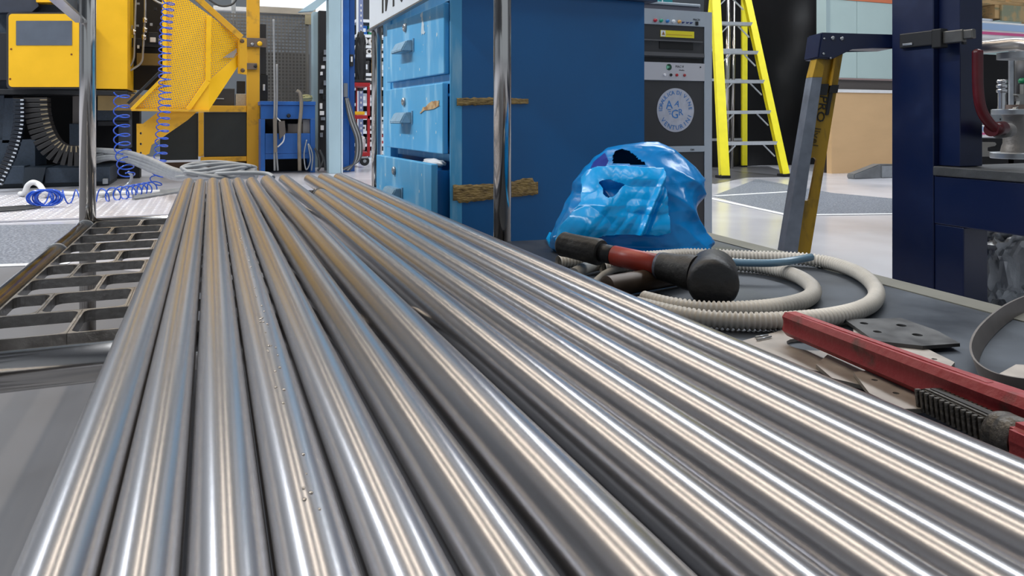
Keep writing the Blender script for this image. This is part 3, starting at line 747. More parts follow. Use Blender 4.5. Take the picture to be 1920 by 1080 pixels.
bm = NB(); pp = Q(lx(yb,1505,1495)-26, yb, 0.02); box(bm, pp.x-0.05, pp.x+0.05, pp.y-0.04, pp.y+0.05, 0, 0.02); obj('foot', bm, BLKM, old)

# ------------------------------------------------------------------ navy welded stand with thick table
NX = 1.90
st = thing('navy_stand', 'heavy navy blue welded steel stand with a dark slab top', 'stand', (2.0, 1.3, 0))
def nbox(x0, y0, x1, y1, dx0, dx1, name, m, parent=st, bev=0.003, yref=None, **k):
    """box on the plane X = NX+dx0 from pixel extents"""
    xm = (x0+x1)/2 if yref is None else yref
    a = PX(x0, y0, NX+dx0); b = PX(x1, y0, NX+dx0); za = PX(xm, y0, NX+dx0).z; zb = max(0, PX(xm, y1, NX+dx0).z)
    bm = NB(); box(bm, NX+dx0, NX+dx1, min(a.y, b.y), max(a.y, b.y), min(za, zb), max(za, zb), bev); return obj(name, bm, m, parent, **k)
NZT = 1.05
ya = PX(1672, 0, NX).y; yb_ = PX(1750, 0, NX).y; yc = PX(1800, 0, NX+0.02).y; yl = PX(1805, 0, NX).y
bm = NB(); box(bm, NX, NX+0.12, yb_, ya, 0, NZT, 0.003); obj('column', bm, NAVY, st)
bm = NB(); box(bm, NX+0.02, NX+0.11, yc, yb_-0.0005, 0.4665, NZT, 0.002); obj('column_web', bm, NAVY, st)
zb1 = PX(1753, 329, NX).z; zb0 = PX(1805, 427, NX).z
bm = NB(); box(bm, NX+0.002, NX+0.10, 0.2, yb_-0.0005, zb0, zb1-0.0005, 0.003); obj('beam', bm, NAVY, st)
bm = NB(); box(bm, NX+0.004, NX+0.10, yl, yb_-0.0005, 0, zb0-0.0005, 0.003); obj('leg', bm, NAVY, st)
bm = NB(); box(bm, NX-0.004, NX+0.75, 0.22, yb_-0.001, zb1, zb1+0.0265, 0.003); slab = obj('slab_top', bm, mat('slab_grey', (70,72,74), 0.55, 0.2, var=0.3, vscale=12, bump=0.2), st)
for x, y in ((NX+0.62, 0.3), (NX+0.62, 1.35), (NX+0.03, 0.25)):
    bm = NB(); box(bm, x, x+0.08, y, y+0.08, 0, zb0 if x < NX+.1 else zb1-0.0005, 0.003); obj('leg', bm, NAVY, st)
SLZ = zb1+0.0265
# clamp around the column: black strap and grey jaw
cl = thing('pipe_clamp', 'black and bare steel clamp fixed around the navy column', 'clamp', PX(1750, 90, NX-0.02))
def clbox(x0, y0, x1, y1, d0, d1, name, m, bev=0.003): return nbox(x0, y0, x1, y1, d0, d1, name, m, parent=cl, bev=bev)
clbox(1686, 60, 1748, 88, -0.012, -0.001, 'strap', BLKM)
clbox(1746, 54, 1764, 90, -0.03, -0.001, 'corner_block', mat('black_block', (12,12,14), 0.5))
clbox(1760, 57, 1804, 81, -0.022, -0.004, 'jaw', mat('jaw_steel', (110,108,104), 0.35, 0.8, var=0.2, vscale=20))
clbox(1802, 55, 1823, 73, -0.018, -0.002, 'jaw_tip', MATS['jaw_steel'])
clbox(1802, 74, 1807, 83, -0.014, -0.002, 'lug', BLKM, 0.001)
clbox(1692, 81, 1710, 85, -0.0145, -0.0122, 'chrome_screw', GALV, 0.0005)

# ------------------------------------------------------------------ valve and fittings on the slab
VX, VY = 2.13, 1.42
V0 = H(1900, 297, SLZ); VX, VY = V0.x+0.01, V0.y
vscale = 1400/((V0-Vector((0,0,EYE))).dot(vd))      # px per metre
def vz(y): return EYE-(y-222)/vscale
va = thing('flanged_valve', 'grey steel flanged valve body with a dark red lever on the slab', 'valve', (VX, VY, SLZ))
bm = NB(); lathe(bm, (VX, VY, SLZ), (0,0,1), [(0,0.072),(0.002,0.074),(0.018,0.074),(0.020,0.072),(0.021,0.045)], 40); obj('base_flange', bm, GALV, va, smooth=40)
bm = NB(); lathe(bm, (VX, VY, SLZ+0.021), (0,0,1), [(0,0.044),(0.02,0.040),(0.03,0.036),(vz(215)-SLZ-0.021-0.012,0.036),(vz(215)-SLZ-0.021,0.042)], 32); obj('body', bm, mat('valve_cast', (128,124,120), 0.5, 0.5, var=0.1, vscale=20, bump=0.2), va, smooth=40)
bm = NB(); lathe(bm, (VX, VY, vz(215)+0.0005), (0,0,1), [(0,0.068),(0.002,0.070),(0.016,0.070),(0.018,0.066)], 40); obj('middle_flange', bm, GALV, va, smooth=40)
bm = NB(); lathe(bm, (VX, VY, vz(215)+0.019), (0,0,1), [(0,0.052),(0.014,0.050)], 32); obj('upper_ring', bm, mat('bronze_grey', (120,104,96), 0.4, 0.6), va, smooth=40)
bm = NB(); tube(bm, [(VX+0.02, VY-0.02, vz(190)), (VX+0.02, VY-0.02, vz(90))], 0.03, 24); obj('stem_housing', bm, mat('housing_grey', (74,74,76), 0.45, 0.4), va)
# red lever
ddl = 2.02
def L_(x, y): return P(x, y, ddl)
bm = NB(); pth = smoothpath([L_(1833,92), L_(1833,125), L_(1834,170), L_(1840,205), L_(1853,228), L_(1868,243)], 6)
tube(bm, pth, 0.014, 16, rf=lambda i: (0.006 if i == 0 else 0.0135)); lev = obj('lever', bm, DRED, va, label='dark red lever handle')
bm = NB(); tube(bm, [L_(1858,243), P(1880,240,2.06)], 0.019, 20); obj('lever_hub', bm, DRED, lev)
bm = NB(); tube(bm, [P(1872,246,2.06), P(1892,244,2.12)], 0.020, 20); obj('spindle', bm, MATS['valve_cast'], va)
# chrome spool and angle bracket with green cap standing on the middle flange
sp = P(1868, 190, 2.12)
fz = vz(215)+0.0185
bm = NB(); b0 = Vector((VX-0.048, VY+0.012, fz))
lathe(bm, b0, (0,0,1), [(0,0.013),(0.055,0.013),(0.056,0.016),(0.062,0.018),(0.067,0.016),(0.068,0.012),(0.071,0.012),(0.072,0.016),(0.078,0.018),(0.083,0.016),(0.084,0.012),(0.087,0.012),(0.088,0.015),(0.094,0.017),(0.099,0.014),(0.100,0.008)], 24)
obj('spool_pin', bm, mat('satin_chrome', (190,190,192), 0.25, 0.8), smooth=50, label='small ringed chrome pin standing on the valve flange', cat='pin')
bm = NB(); b1 = Vector((VX-0.060, VY-0.035, fz))
pts = [(0.010,0,0),(0.062,0,0),(0.062,0,0.085),(0.048,0,0.085),(0.048,0,0.05),(0.014,0,0.05)]+[(0.014+0.016*math.cos(a), 0, 0.026+0.020*math.sin(a)) for a in [PI/2-k*PI/8 for k in range(9)]]
prism(bm, [b1+Vector(p) for p in pts], (0, 0.012, 0)); br = obj('notched_bracket', bm, mat('matt_zinc', (156,156,152), 0.5, 0.4, var=0.15, vscale=30), label='pale notched metal bracket on the valve flange', cat='bracket')
bm = NB(); lathe(bm, b1+Vector((0.055,0.006,0.0855)), (0,0,1), [(0,0.013),(0.012,0.014),(0.018,0.008)], 20); obj('cap', bm, GREEN, br)
# polished pipe with elbow and flange
bm = NB(); dd = 2.25
pth = smoothpath([P(1760,93,2.30), P(1800,92,2.28), P(1850,88,2.22), P(1905,83,2.18), P(1935,90,2.15), P(1945,110,2.15)], 8)
tube(bm, pth, 0.0185, 24)
pp_ = obj('polished_pipe', bm, mat('satin_pipe', (206,200,196), 0.32, 0.8), label='polished bent steel pipe crossing behind the red lever', cat='pipe')
bm = NB(); q = P(1912, 112, 2.12); lathe(bm, q, (0,0,1), [(0,0.03),(0.002,0.056),(0.020,0.056),(0.022,0.03)], 32); obj('flange', bm, GALV, pp_, smooth=40)
# fork shaped castings lying on the slab behind
bm = NB(); q = Vector((VX-0.015, VY+0.11, SLZ+0.0005))
pts = [(-0.10,0),(0.06,0),(0.06,0.015),(0.02,0.018),(0.02,0.035),(0.055,0.038),(0.055,0.05),(-0.09,0.052),(-0.11,0.03)]
prism(bm, [q+Vector((p[0]*cs, -p[0]*sn, p[1])) for p in pts], (0.02*sn, 0.02*cs, 0)); bmesh.ops.bevel(bm, geom=bm.edges[:], offset=0.003, segments=2, affect='EDGES')
obj('fork_casting', bm, mat('cast_alu', (150,148,144), 0.45, 0.5, bump=0.2), label='small forked grey casting behind the valve base', cat='casting')
bm = NB(); q = H(1815, 303, SLZ)+vd*0.02
prism(bm, [q+Vector((0,0,z))+LW*x for x, z in ((-0.03,0),(0.05,0),(0.055,0.04),(0.02,0.115),(-0.03,0.125))], vd*0.10); bmesh.ops.bevel(bm, geom=bm.edges[:], offset=0.008, segments=2, affect='EDGES')
obj('dark_casting', bm, mat('dusty_cast', (74,66,60), 0.6, 0.2, var=0.3, bump=0.3), label='dusty dark casting at the corner of the slab behind the red lever', cat='casting')

# ------------------------------------------------------------------ stacked packages, pallet and plastic wrap (far right)
RY = 2.9
def rbox(x0, y0, x1, y1, d0, d1, name, m, parent, bev=0.002, **k):
    a = PY(x0, y0, RY+d0); b = PY(x1, y0, RY+d0); z0 = PY((x0+x1)/2, y1, RY+d0).z; z1 = PY((x0+x1)/2, y0, RY+d0).z
    bm = NB(); box(bm, a.x, b.x, RY+d0, RY+d1, z0, z1, bev); return obj(name, bm, m, parent, **k)
rack = thing('storage_rack', 'galvanised angle rack holding wrapped packages behind the navy stand', 'rack', PY(1860, 222, RY)); rack.location.z = 0
pu = PY(1803, 0, RY); pu.x += 0.07; pv = PY(2010, 0, RY)
for yy in (RY+0.01, RY+0.23):
    for xx in (pu.x-0.12, pv.x+0.1):
        bm = NB(); box(bm, xx-0.02, xx+0.02, yy, yy+0.03, 0, 1.5); obj('upright', bm, GALV, rack)
def angle_strip(z, nm='perforated_angle'):
    bm = NB(); 
    box(bm, pu.x-0.14, pv.x+0.12, RY-0.003, RY, z, z+0.055); box(bm, pu.x-0.14, pv.x+0.12, RY, RY+0.27, z, z+0.003)
    a = obj(nm, bm, GALV, rack)
    bm = NB(); x = pu.x-0.10
    while x < pv.x+0.1:
        lathe(bm, (x, RY-0.0028, z+0.028), (0,-1,0), [(0,0.0065),(0.0003,0.0065)], 10); x += 0.085
    obj('punched_holes', bm, MATS['pit_black'], a)
zA = PY(1870, 243, RY).z
zC = PY(1880, 60, RY).z
angle_strip(zC); angle_strip(PY(1850, 233, RY).z); angle_strip(0.12)
# packages stand in front, hanging below the angle: shallow trays
def tray(zt, h, lab):
    x0 = PY(1788,0,RY-0.3).x; x1 = pv.x+0.12
    t = thing('striped_carton', lab, 'carton', ((x0+x1)/2, RY-0.15, zt-h))
    bm = NB(); box(bm, x0, x1, RY-0.30, RY-0.004, zt-h, zt, 0.004); obj('wrapper', bm, WHITEP, t)
    bm = NB(); box(bm, x0, x1, RY-0.302, RY-0.3003, zt-h*0.78, zt-h*0.62); obj('stripe', bm, PINK, t)
    bm = NB(); box(bm, x0, x1, RY-0.302, RY-0.3003, zt-h*0.50, zt-h*0.12); obj('stripe', bm, PLBLUE, t)
    return t
h1 = 0.085
tray(zC-0.002, h1, 'long white carton with pink and pale blue stripes, upper of two')
tray(PY(1850, 233, RY).z-0.002, 0.06, 'long white carton with pink and pale blue stripes, lower of two')
for zz in (zC-0.002-h1, PY(1850,233,RY).z-0.062):
    for x in (pu.x-0.13, pv.x+0.02):
        bm = NB(); box(bm, x, x+0.03, RY-0.31, RY+0.0, zz-0.008, zz-0.0005); obj('shelf_arm', bm, GALV, rack)
        bm = NB(); box(bm, x, x+0.03, RY-0.31, RY-0.302, 0, zz-0.0085); obj('front_upright', bm, GALV, rack)
# white sheets on top of the upper angle + pallet above
bm = NB(); z = zC+0.0035
prism(bm, [(pu.x-0.1, RY+0.02, z), (PY(1868,0,RY).x, RY+0.02, z), (PY(1862,0,RY).x, RY+0.25, z), (pu.x-0.1, RY+0.25, z)], (0,0,0.07))
obj('foam_sheet', bm, mat('pale_foam', (214,222,236), 0.5), label='stack of pale folded sheets under the wooden pallet', cat='sheets')
pl = thing('wooden_pallet', 'weathered wooden pallet on top of the rack at the upper right', 'pallet', (pu.x+0.4, RY+0.25, zC+0.08))
pz = zC+0.075
for k, yy in enumerate((RY+0.0, RY+0.18)):
    for xx in (PY(1866,0,RY).x, pu.x-0.13, pv.x-0.05):
        bm = NB(); box(bm, xx, xx+0.10, yy, yy+0.09, pz, pz+0.078, 0.003); obj('block', bm, WOOD, pl)
    bm = NB(); box(bm, pu.x-0.14, pv.x+0.12, yy, yy+0.09, pz+0.0785, pz+0.10, 0.002); obj('board', bm, WOOD, pl)
bm = NB(); box(bm, PY(1884,0,RY-0.03).x, pv.x+0.1, RY-0.012, RY-0.001, pz-0.012, pz+0.078, 0.001); obj('painted_board', bm, mat('green_stained_wood', (112,116,96), 0.7, col2=(150,128,90), vscale=14), pl, label='green stained board')
for k in range(5):
    bm = NB(); x = pu.x-0.14+k*0.16; box(bm, x, x+0.11, RY-0.0, RY+0.27, pz+0.1005, pz+0.12, 0.002); obj('board', bm, WOOD, pl)
# standing profiles and orange bin between the angles, dark interior
bm = NB(); box(bm, pu.x-0.14, pv.x+0.12, RY+0.255, RY+0.265, 0.15, zC-0.10); obj('back_board', bm, mat('rack_back', (24,22,24), 0.7), rack)
for k, (x0, x1, m) in enumerate(((1812,1816,WHITEP),(1821,1824,GALV),(1828,1831,WHITEP))):
    a = PY(x0, 222, RY+0.1); b = PY(x1, 222, RY+0.1)
    bm = NB(); box(bm, a.x, b.x+0.002, RY+0.1, RY+0.13, 0.178, zC-0.10, 0.001); obj('long_profile', bm, m, label='slim upright metal profile behind the red lever, %s from the left' % ordn[k], cat='profile', group='upright profiles in the rack')
a = PY(1795, 250, RY+0.05); b = PY(1811, 250, RY+0.05)
bm = NB(); prism(bm, [(a.x, RY+0.05, 0.178), (b.x, RY+0.05, 0.178), (b.x+0.01, RY+0.05, 0.56), (a.x, RY+0.05, 0.56)], (0, 0.04, 0)); obj('orange_panel', bm, ORANGE, label='orange panel standing beside the navy column', cat='panel')
# clear plastic wrapped bundle below the beam
def crush(name, cx_, cy_, cz_, sx_, sy_, sz_, m, label, cat, seed=0, sub=5, amp=0.25):
    bm = NB(); bmesh.ops.create_icosphere(bm, subdivisions=sub, radius=1)
    for v in bm.verts:
        p = v.co.normalized(); q = Vector([math.copysign(abs(c)**0.55, c) for c in p])
        k = 1-amp*abs(noise.noise(p*3+Vector((seed,0,0))))-amp*0.5*abs(noise.noise(p*8+Vector((seed,4,0))))
        v.co = Vector((q.x*sx_*k*0.8, q.y*sy_*k*0.8, max(-sz_, q.z*sz_*k*1.05)))+Vector((cx_, cy_, cz_))
    return obj(name, bm, m, label=label, cat=cat, smooth=35)
q = G(1905, 760)
crush('wrapped_bundle', 2.35, 1.62, 0.15, 0.34, 0.22, 0.15, CLEAR, 'bundle wrapped in wrinkled clear plastic under the navy stand', 'bundle', 3, amp=0.35)
bm = NB(); tube(bm, smoothpath([Vector((1.98,1.28,0.305)), Vector((2.10,1.25,0.300)), Vector((2.22,1.22,0.312)), Vector((2.35,1.2,0.34))], 6), 0.008, 10)
obj('clear_tube', bm, mat('pale_tube', (190,190,214), 0.3), label='pale plastic tube lying over the wrapped bundle', cat='tube')

# ------------------------------------------------------------------ tools on the bench deck
def D(x, y, h=0.0): return H(x, y, DK+h)
# corrugated conduit
CR = 0.0118
cpx = [(1047,492,CR),(1100,487,CR),(1150,483,CR),(1220,482,CR),(1300,477,CR),(1400,481,CR),(1500,485,CR+.002),(1560,494,CR),(1615,515,CR),(1643,545,CR),(1628,573,CR),(1560,593,CR),(1450,602,CR),(1350,600,CR),(1270,590,CR),(1195,572,CR+.001)]
p1 = [D(x, y, h+0.0008) for x, y, h in cpx]
cpx2 = [(1187,545),(1150,525),(1100,512),(1130,502),(1200,495),(1280,492),(1360,495),(1430,501),(1490,516),(1524,540),(1510,562),(1440,577),(1340,581),(1260,573),(1205,560)]
p2 = [D(x, y, CR+0.0008) for x, y in cpx2]
def conduit(pts, lab, name='corrugated_conduit'):
    pth = resample(smoothpath(pts, 24), 0.00165)
    bm = NB(); tube(bm, pth, CR, 18, rf=lambda i: CR*(1.0 if i % 4 in (0,1) else 0.80), cap=False)
    # dark bore at the open end
    o = obj(name, bm, CONDUIT, label=lab, cat='conduit', group='white corrugated conduit coils')
    t = (pth[1]-pth[0]).normalized()
    bm = NB(); tube(bm, [pth[0]+t*0.012, pth[0]+t*0.013], CR*0.85, 16); obj('dark_bore', bm, MATS['pit_black'], o)
    return o
conduit(p1, 'outer loop of white corrugated conduit with its open end by the mallet grip')
conduit(p2[3:], 'inner loop of white corrugated conduit on the bench deck')
# smooth grey-blue tube on the coil
bm = NB(); pth = smoothpath([D(1290,496,0.03), D(1365,492,0.030), D(1400,493,0.030), D(1450,493,0.031), D(1490,488,0.033), D(1521,482,0.034)], 8)
tube(bm, pth, 0.0063, 14); obj('smooth_tube', bm, mat('grey_blue_tube', (96,126,146), 0.28), label='smooth grey blue tube lying across the back of the conduit coil', cat='tube')
bm = NB(); pth = smoothpath([D(1112,532,0.008), D(1135,513,0.02), D(1165,500,0.028), D(1200,496,0.030), D(1215,497,0.030)], 8)
tube(bm, pth, 0.0055, 12); obj('thin_tube', bm, mat('dirty_white_tube', (186,184,178), 0.5, var=0.2, vscale=40), label='thin dirty white tube curving under the mallet', cat='tube')
bm = NB(); pth = smoothpath([D(1075,514,0.013), D(1105,500,0.0135), D(1140,494,0.0135), D(1175,492,0.0135)], 8)
tube(bm, pth, 0.0105, 14, cap=True); obj('short_sleeve', bm, MATS['dirty_white_tube'], label='short smooth grey white sleeve between the conduit end and thin tube', cat='sleeve')
# oily brown bar
bm = NB(); a = D(1120,540,0.018); b = D(1290,512,0.018); a.x = max(a.x, 0.548)
lathe(bm, a, b-a, [(0,0.012),(0.002,0.0165),((b-a).length,0.0165)], 24); obj('brown_bar', bm, BROWN, smooth=40, label='short oily brown round bar under the mallet head', cat='bar')
# mallet
hc = P(1337, 522, 1.095); hc.z = DK+0.0365
ge = P(1052, 456, 1.30); ge.z = 0.382
ml = thing('mallet', 'large black rubber headed mallet with a red shaft and black ribbed grip', 'mallet', (hc.x, hc.y, DK))
ax = (ge-hc).normalized(); Lh = (ge-hc).length
fa = Vector((-sn*0.93+cs*0.16, -cs*0.93-sn*0.16, 0)); fa = (fa-ax*fa.dot(ax)*0.6); fa.z = 0.0; fa.normalize()
bm = NB(); lathe(bm, hc-fa*0.052, fa, [(0,0.026),(0.004,0.032),(0.012,0.0355),(0.09,0.0362),(0.098,0.034),(0.103,0.028)], 48); obj('head', bm, BLACK, ml, smooth=50)
bm = NB(); lathe(bm, hc+ax*0.028, ax, [(0,0.027),(0.016,0.027),(0.03,0.0235),(0.06,0.0215),(0.062,0.0165)], 32); obj('socket', bm, GRIP, ml, smooth=40)
bm = NB(); lathe(bm, hc+ax*0.075, ax, [(0,0.0215),(0.018,0.0205),(0.019,0.013)], 28); obj('worn_collar', bm, mat('scuffed_collar', (96,100,112), 0.4, 0.3, var=0.3, vscale=60), ml)
bm = NB(); lathe(bm, hc+ax*0.094, ax, [(0,0.0170),(0.085,0.0162),(0.086,0.010)], 28); obj('shaft', bm, mat('red_fibre', (168,58,42), 0.4, col2=(120,44,34), thr=(0.5,0.75), vscale=40), ml, label='red shaft')
bm = NB(); lathe(bm, hc+ax*0.1805, ax, [(0,0.0155),(0.028,0.0150)], 24); obj('shaft_collar', bm, BLACK, ml)
bm = NB(); g0 = hc+ax*0.205; u, v = frame_of(ax); seg = 48; rings = []
GL = Lh-0.205
for h, r in [(0,0.014),(0.001,0.0205),(0.006,0.0225),(GL*0.5,0.0212),(GL*0.8,0.0208),(GL*0.93,0.0215),(GL*0.985,0.018),(GL,0.009)]:
    rr = []
    for k in range(seg):
        a = 2*PI*k/seg; q = r*(1-0.055*(k % 4 == 0)*(0.01 < h < GL*0.85))
        rr.append(bm.verts.new(g0+ax*h+(u*math.cos(a)+v*math.sin(a))*q))
    rings.append(rr)
for A, B in zip(rings, rings[1:]):
    for k in range(seg): bm.faces.new((A[k], A[(k+1) % seg], B[(k+1) % seg], B[k]))
bm.faces.new(rings[0]); bm.faces.new(rings[-1]); obj('grip', bm, GRIP, ml, smooth=30)
# flat cut plates
def cut_plate(outer, holes, h0, th, m, lab, segs=14):
    o3 = [D(x, y, h0) for x, y in outer]
    for p in o3: p.x = max(p.x, 0.512)
    hs = []
    for hx, hy, r in holes:
        c = D(hx, hy, h0); hs.append([c+Vector((r*math.cos(2*PI*k/segs), r*math.sin(2*PI*k/segs), 0)) for k in range(segs)])
    bm = NB(); slabh(bm, o3, hs, th, (0,0,1))
    return obj('cut_plate', bm, m, label=lab, cat='plate', group='cut steel plates on the bench deck')
cut_plate([(1392,645),(1478,622),(1560,640),(1612,668),(1640,700),(1590,716),(1520,700),(1440,676)], [(1515,652,0.024),(1484,631,0.003),(1570,660,0.003)], 0.0005, 0.004, PLATE, 'pale cut steel plate with a large round hole beside the wrench handle')
cut_plate([(1530,690),(1560,664),(1640,668),(1700,700),(1720,728),(1640,736),(1560,716)], [(1592,682,0.003),(1620,716,0.003)], 0.0050, 0.004, PLATE, 'pale cut plate lying on the holed plate under the wrench')
cut_plate([(1600,705),(1650,698),(1720,735),(1745,775),(1690,775),(1630,745)], [(1640,720,0.003),(1680,745,0.003)], 0.0095, 0.004, PLATE, 'pale cut plate nearest the steel bars under the toothed jaw')
cut_plate([(1600,618),(1702,642),(1790,686),(1778,700),(1700,690),(1600,650)], [(1690,650,0.003),(1752,680,0.003)], 0.0005, 0.004, PLATE, 'pale cut plate behind the wrench handle with two small holes')
cut_plate([(1583,604),(1690,602),(1758,626),(1800,650),(1730,655),(1640,645)], [(1620,612,0.005),(1690,616,0.006),(1720,634,0.006),(1645,628,0.005)], 0.005, 0.004, PLATED, 'dark cut steel plate with several holes next to the conduit loop')
cut_plate([(1866,712),(1905,690),(1990,694),(1990,730),(1900,735)], [], 0.0005, 0.004, PLATE, 'pale plate seen through the dark metal band loop')
for k, (x0, y0, x1, y1) in enumerate(((1416,632,1440,628),(1419,637,1446,631))):
    bm = NB(); tube(bm, [D(x0, y0, 0.0062), D(x1, y1, 0.0062)], 0.0012, 8); obj('wire_offcut', bm, GALV, label='tiny bright wire offcut on the deck edge of the holed plate, %s one' % ('farther', 'nearer')[k], cat='wire')
# metal band loop standing on edge
lp = [(2000,560),(1940,578),(1892,602),(1852,640),(1834,676),(1838,708),(1862,732),(1900,745),(1960,752),(2040,756)]
pth = smoothpath([D(x, y, 0.0008) for x, y in lp], 8); bm = NB()
hh = 0.021
P0 = []
for i, p in enumerate(pth):
    t = (pth[min(i+1, len(pth)-1)]-pth[max(i-1, 0)]).normalized(); s = t.cross(Vector((0,0,1)))*0.0011
    lean = s*6*math.sin(PI*i/len(pth))
    P0.append([bm.verts.new(p+s), bm.verts.new(p-s), bm.verts.new(p-s+lean+Vector((0,0,hh))), bm.verts.new(p+s+lean+Vector((0,0,hh)))])
for A, B in zip(P0, P0[1:]):
    for k in range(4): bm.faces.new((A[k], A[(k+1) % 4], B[(k+1) % 4], B[k]))
bm.faces.new(P0[0]); bm.faces.new(P0[-1])
obj('metal_band', bm, mat('dull_band', (108,102,98), 0.5, 0.4, var=0.2, vscale=20), smooth=30, label='dull grey metal band curled into a loop at the right of the bench deck', cat='band')
# pipe wrench
wa = D(1476,603,0.0275); wb = D(2010,815,0.033)
wt = (wb-wa).normalized(); ws = wt.cross(Vector((0,0,1))).normalized()
wr = thing('pipe_wrench', 'large red pipe wrench with a toothed dark jaw lying at the right', 'wrench', (wa+wb)/2-Vector((0,0,0.03)))
bm = NB(); prof = []
def sect(w, h):   # I-like section
    return [(-w*0.55,-h),(w*0.55,-h),(w,-h*0.62),(w*0.82,-h*0.2),(w*0.82,h*0.2),(w,h*0.55),(w*0.62,h*0.95),(-w*0.62,h*0.95),(-w,h*0.55),(-w*0.82,0),(-w,-h*0.6)]
rings = []
LL = (wb-wa).length
for f, k in ((0,0.45),(0.004,0.72),(0.010,0.88),(0.022,0.96),(0.3,1.0),(0.6,1.06),(0.8,1.15),(1.0,1.3)):
    p = wa+wt*LL*f; rings.append([bm.verts.new(p+ws*a*k+Vector((0,0,1))*b*k) for a, b in sect(0.0108, 0.0150)])
for A, B in zip(rings, rings[1:]):
    n = len(A)
    for k in range(n): bm.faces.new((A[k], A[(k+1) % n], B[(k+1) % n], B[k]))
bm.faces.new(rings[0]); bm.faces.new(rings[-1])
bmesh.ops.bevel(bm, geom=[e for e in bm.edges if len(e.link_faces) == 2 and e.calc_face_angle(0) > 0.5], offset=0.0016, segments=2, affect='EDGES')
obj('handle', bm, REDW, wr, smooth=40)
bm = NB(); obox(bm, wa+wt*0.03+ws*(-0.0)+Vector((0,0,0.0137)), wa+wt*LL*0.8+Vector((0,0,0.0160)), 0.007, 0.0022, bev=0.0008); obj('raised_rib', bm, REDW, wr)
ja = D(1733,744,0.020); jb = D(1868,806,0.024)
jt = (jb-ja).normalized(); js = jt.cross(Vector((0,0,1))).normalized(); ju = js.cross(jt)
JL = (jb-ja).length
# shank: flat bar with rounded end and groove
bm = NB(); w_, h_ = 0.0075, 0.0105
pts = []
for k in range(9):
    a = PI/2+PI*k/8; pts.append((h_*math.cos(a), h_*math.sin(a)))
pts += [(JL+0.05, -h_), (JL+0.05, h_)]
prism(bm, [ja+jt*(x+h_)+ju*z-js*w_ for x, z in pts], js*(2*w_)); bmesh.ops.bevel(bm, geom=bm.edges[:], offset=0.0015, segments=2, affect='EDGES')
jw = obj('jaw_shank', bm, CASTI, wr)
bm = NB(); obox(bm, ja+jt*0.012+ju*(h_+0.0004), ja+jt*(JL+0.02)+ju*(h_+0.0004), 0.006, 0.0008); obj('groove', bm, mat('groove_dark', (40,38,36), 0.6), jw)
n = 14
for i in range(n):
    c = ja+jt*(0.004+i*(JL+0.004)/n)
    bm = NB(); obox(bm, c+js*(w_+0.0012)-ju*(h_*0.92)+jt*0.0012, c+js*(w_+0.0012)+ju*(h_*0.82)-jt*0.0008, 0.0042 if False else 0.0036, 0.0048, up=js, bev=0.0008); obj('tooth', bm, CASTI, jw)
for i in range(16):
    c = ja+jt*(0.010+i*(JL)/16)
    bm = NB(); obox(bm, c-js*(w_+0.0006)+ju*(h_*0.2), c-js*(w_+0.0006)+ju*(h_*0.95), 0.0028, 0.0030, up=js); obj('tooth', bm, CASTI, jw)
bm = NB(); nc = D(1868,800,0.026)
nc = ja+jt*(JL+0.0)+Vector((0,0,0))
lathe(bm, nc, jt, [(0,0.011),(0.002,0.0155),(0.008,0.0170),(0.011,0.0160),(0.0125,0.0168),(0.024,0.0170),(0.027,0.0150)], 40); obj('adjusting_nut', bm, CASTI, wr, smooth=40)
bm = NB(); hcn = nc+jt*0.0275
prism(bm, [hcn+ju*z+js*x for x, z in ((-0.016,-0.019),(0.017,-0.019),(0.019,0.0),(0.017,0.018),(-0.016,0.018))], jt*0.05); bmesh.ops.bevel(bm, geom=bm.edges[:], offset=0.005, segments=3, affect='EDGES'); obj('jaw_housing', bm, REDW, wr)

# ------------------------------------------------------------------ blue plastic bag
def topx(co):
    r = co-Vector((0,0,EYE)); d = r.dot(vd); u = r.dot(LW); return 960+1400*u/d, 222-1400*r.z/d
levels = [(470,1040,1318,1.525),(462,1032,1326,1.53),(448,1030,1328,1.545),(430,1040,1312,1.55),(405,1048,1302,1.555),(385,1058,1306,1.56),(360,1076,1315,1.57),(335,1086,1314,1.58),(312,1092,1294,1.59),(295,1108,1276,1.60),(281,1134,1262,1.605),(272,1165,1248,1.61),(266,1205,1236,1.615)]
hd = [0.085,0.10,0.105,0.11,0.11,0.108,0.10,0.09,0.075,0.060,0.045,0.030,0.014]
def lerp_levels(t):
    f = t*(len(levels)-1); i = min(int(f), len(levels)-2); k = f-i
    return [levels[i][j]+(levels[i+1][j]-levels[i][j])*k for j in range(4)]+[hd[i]+(hd[i+1]-hd[i])*k]
def crease(p, s=1.0):
    n1 = 1-abs(noise.noise(Vector((p.x*6+p.z*4+3, p.y*7, p.z*4)))*2)
    n2 = 1-abs(noise.noise(Vector((p.x*15+p.z*12, p.y*14, p.z*8+7)))*2)
    n3 = 1-abs(noise.noise(Vector((p.x*46-p.z*30, p.y*40, p.z*28+2)))*2)
    return (0.017*(n1-0.6)+0.006*(n2-0.6)+0.0012*(n3-0.5))*s
nl, na = 110, 200
bm = NB(); rings = []
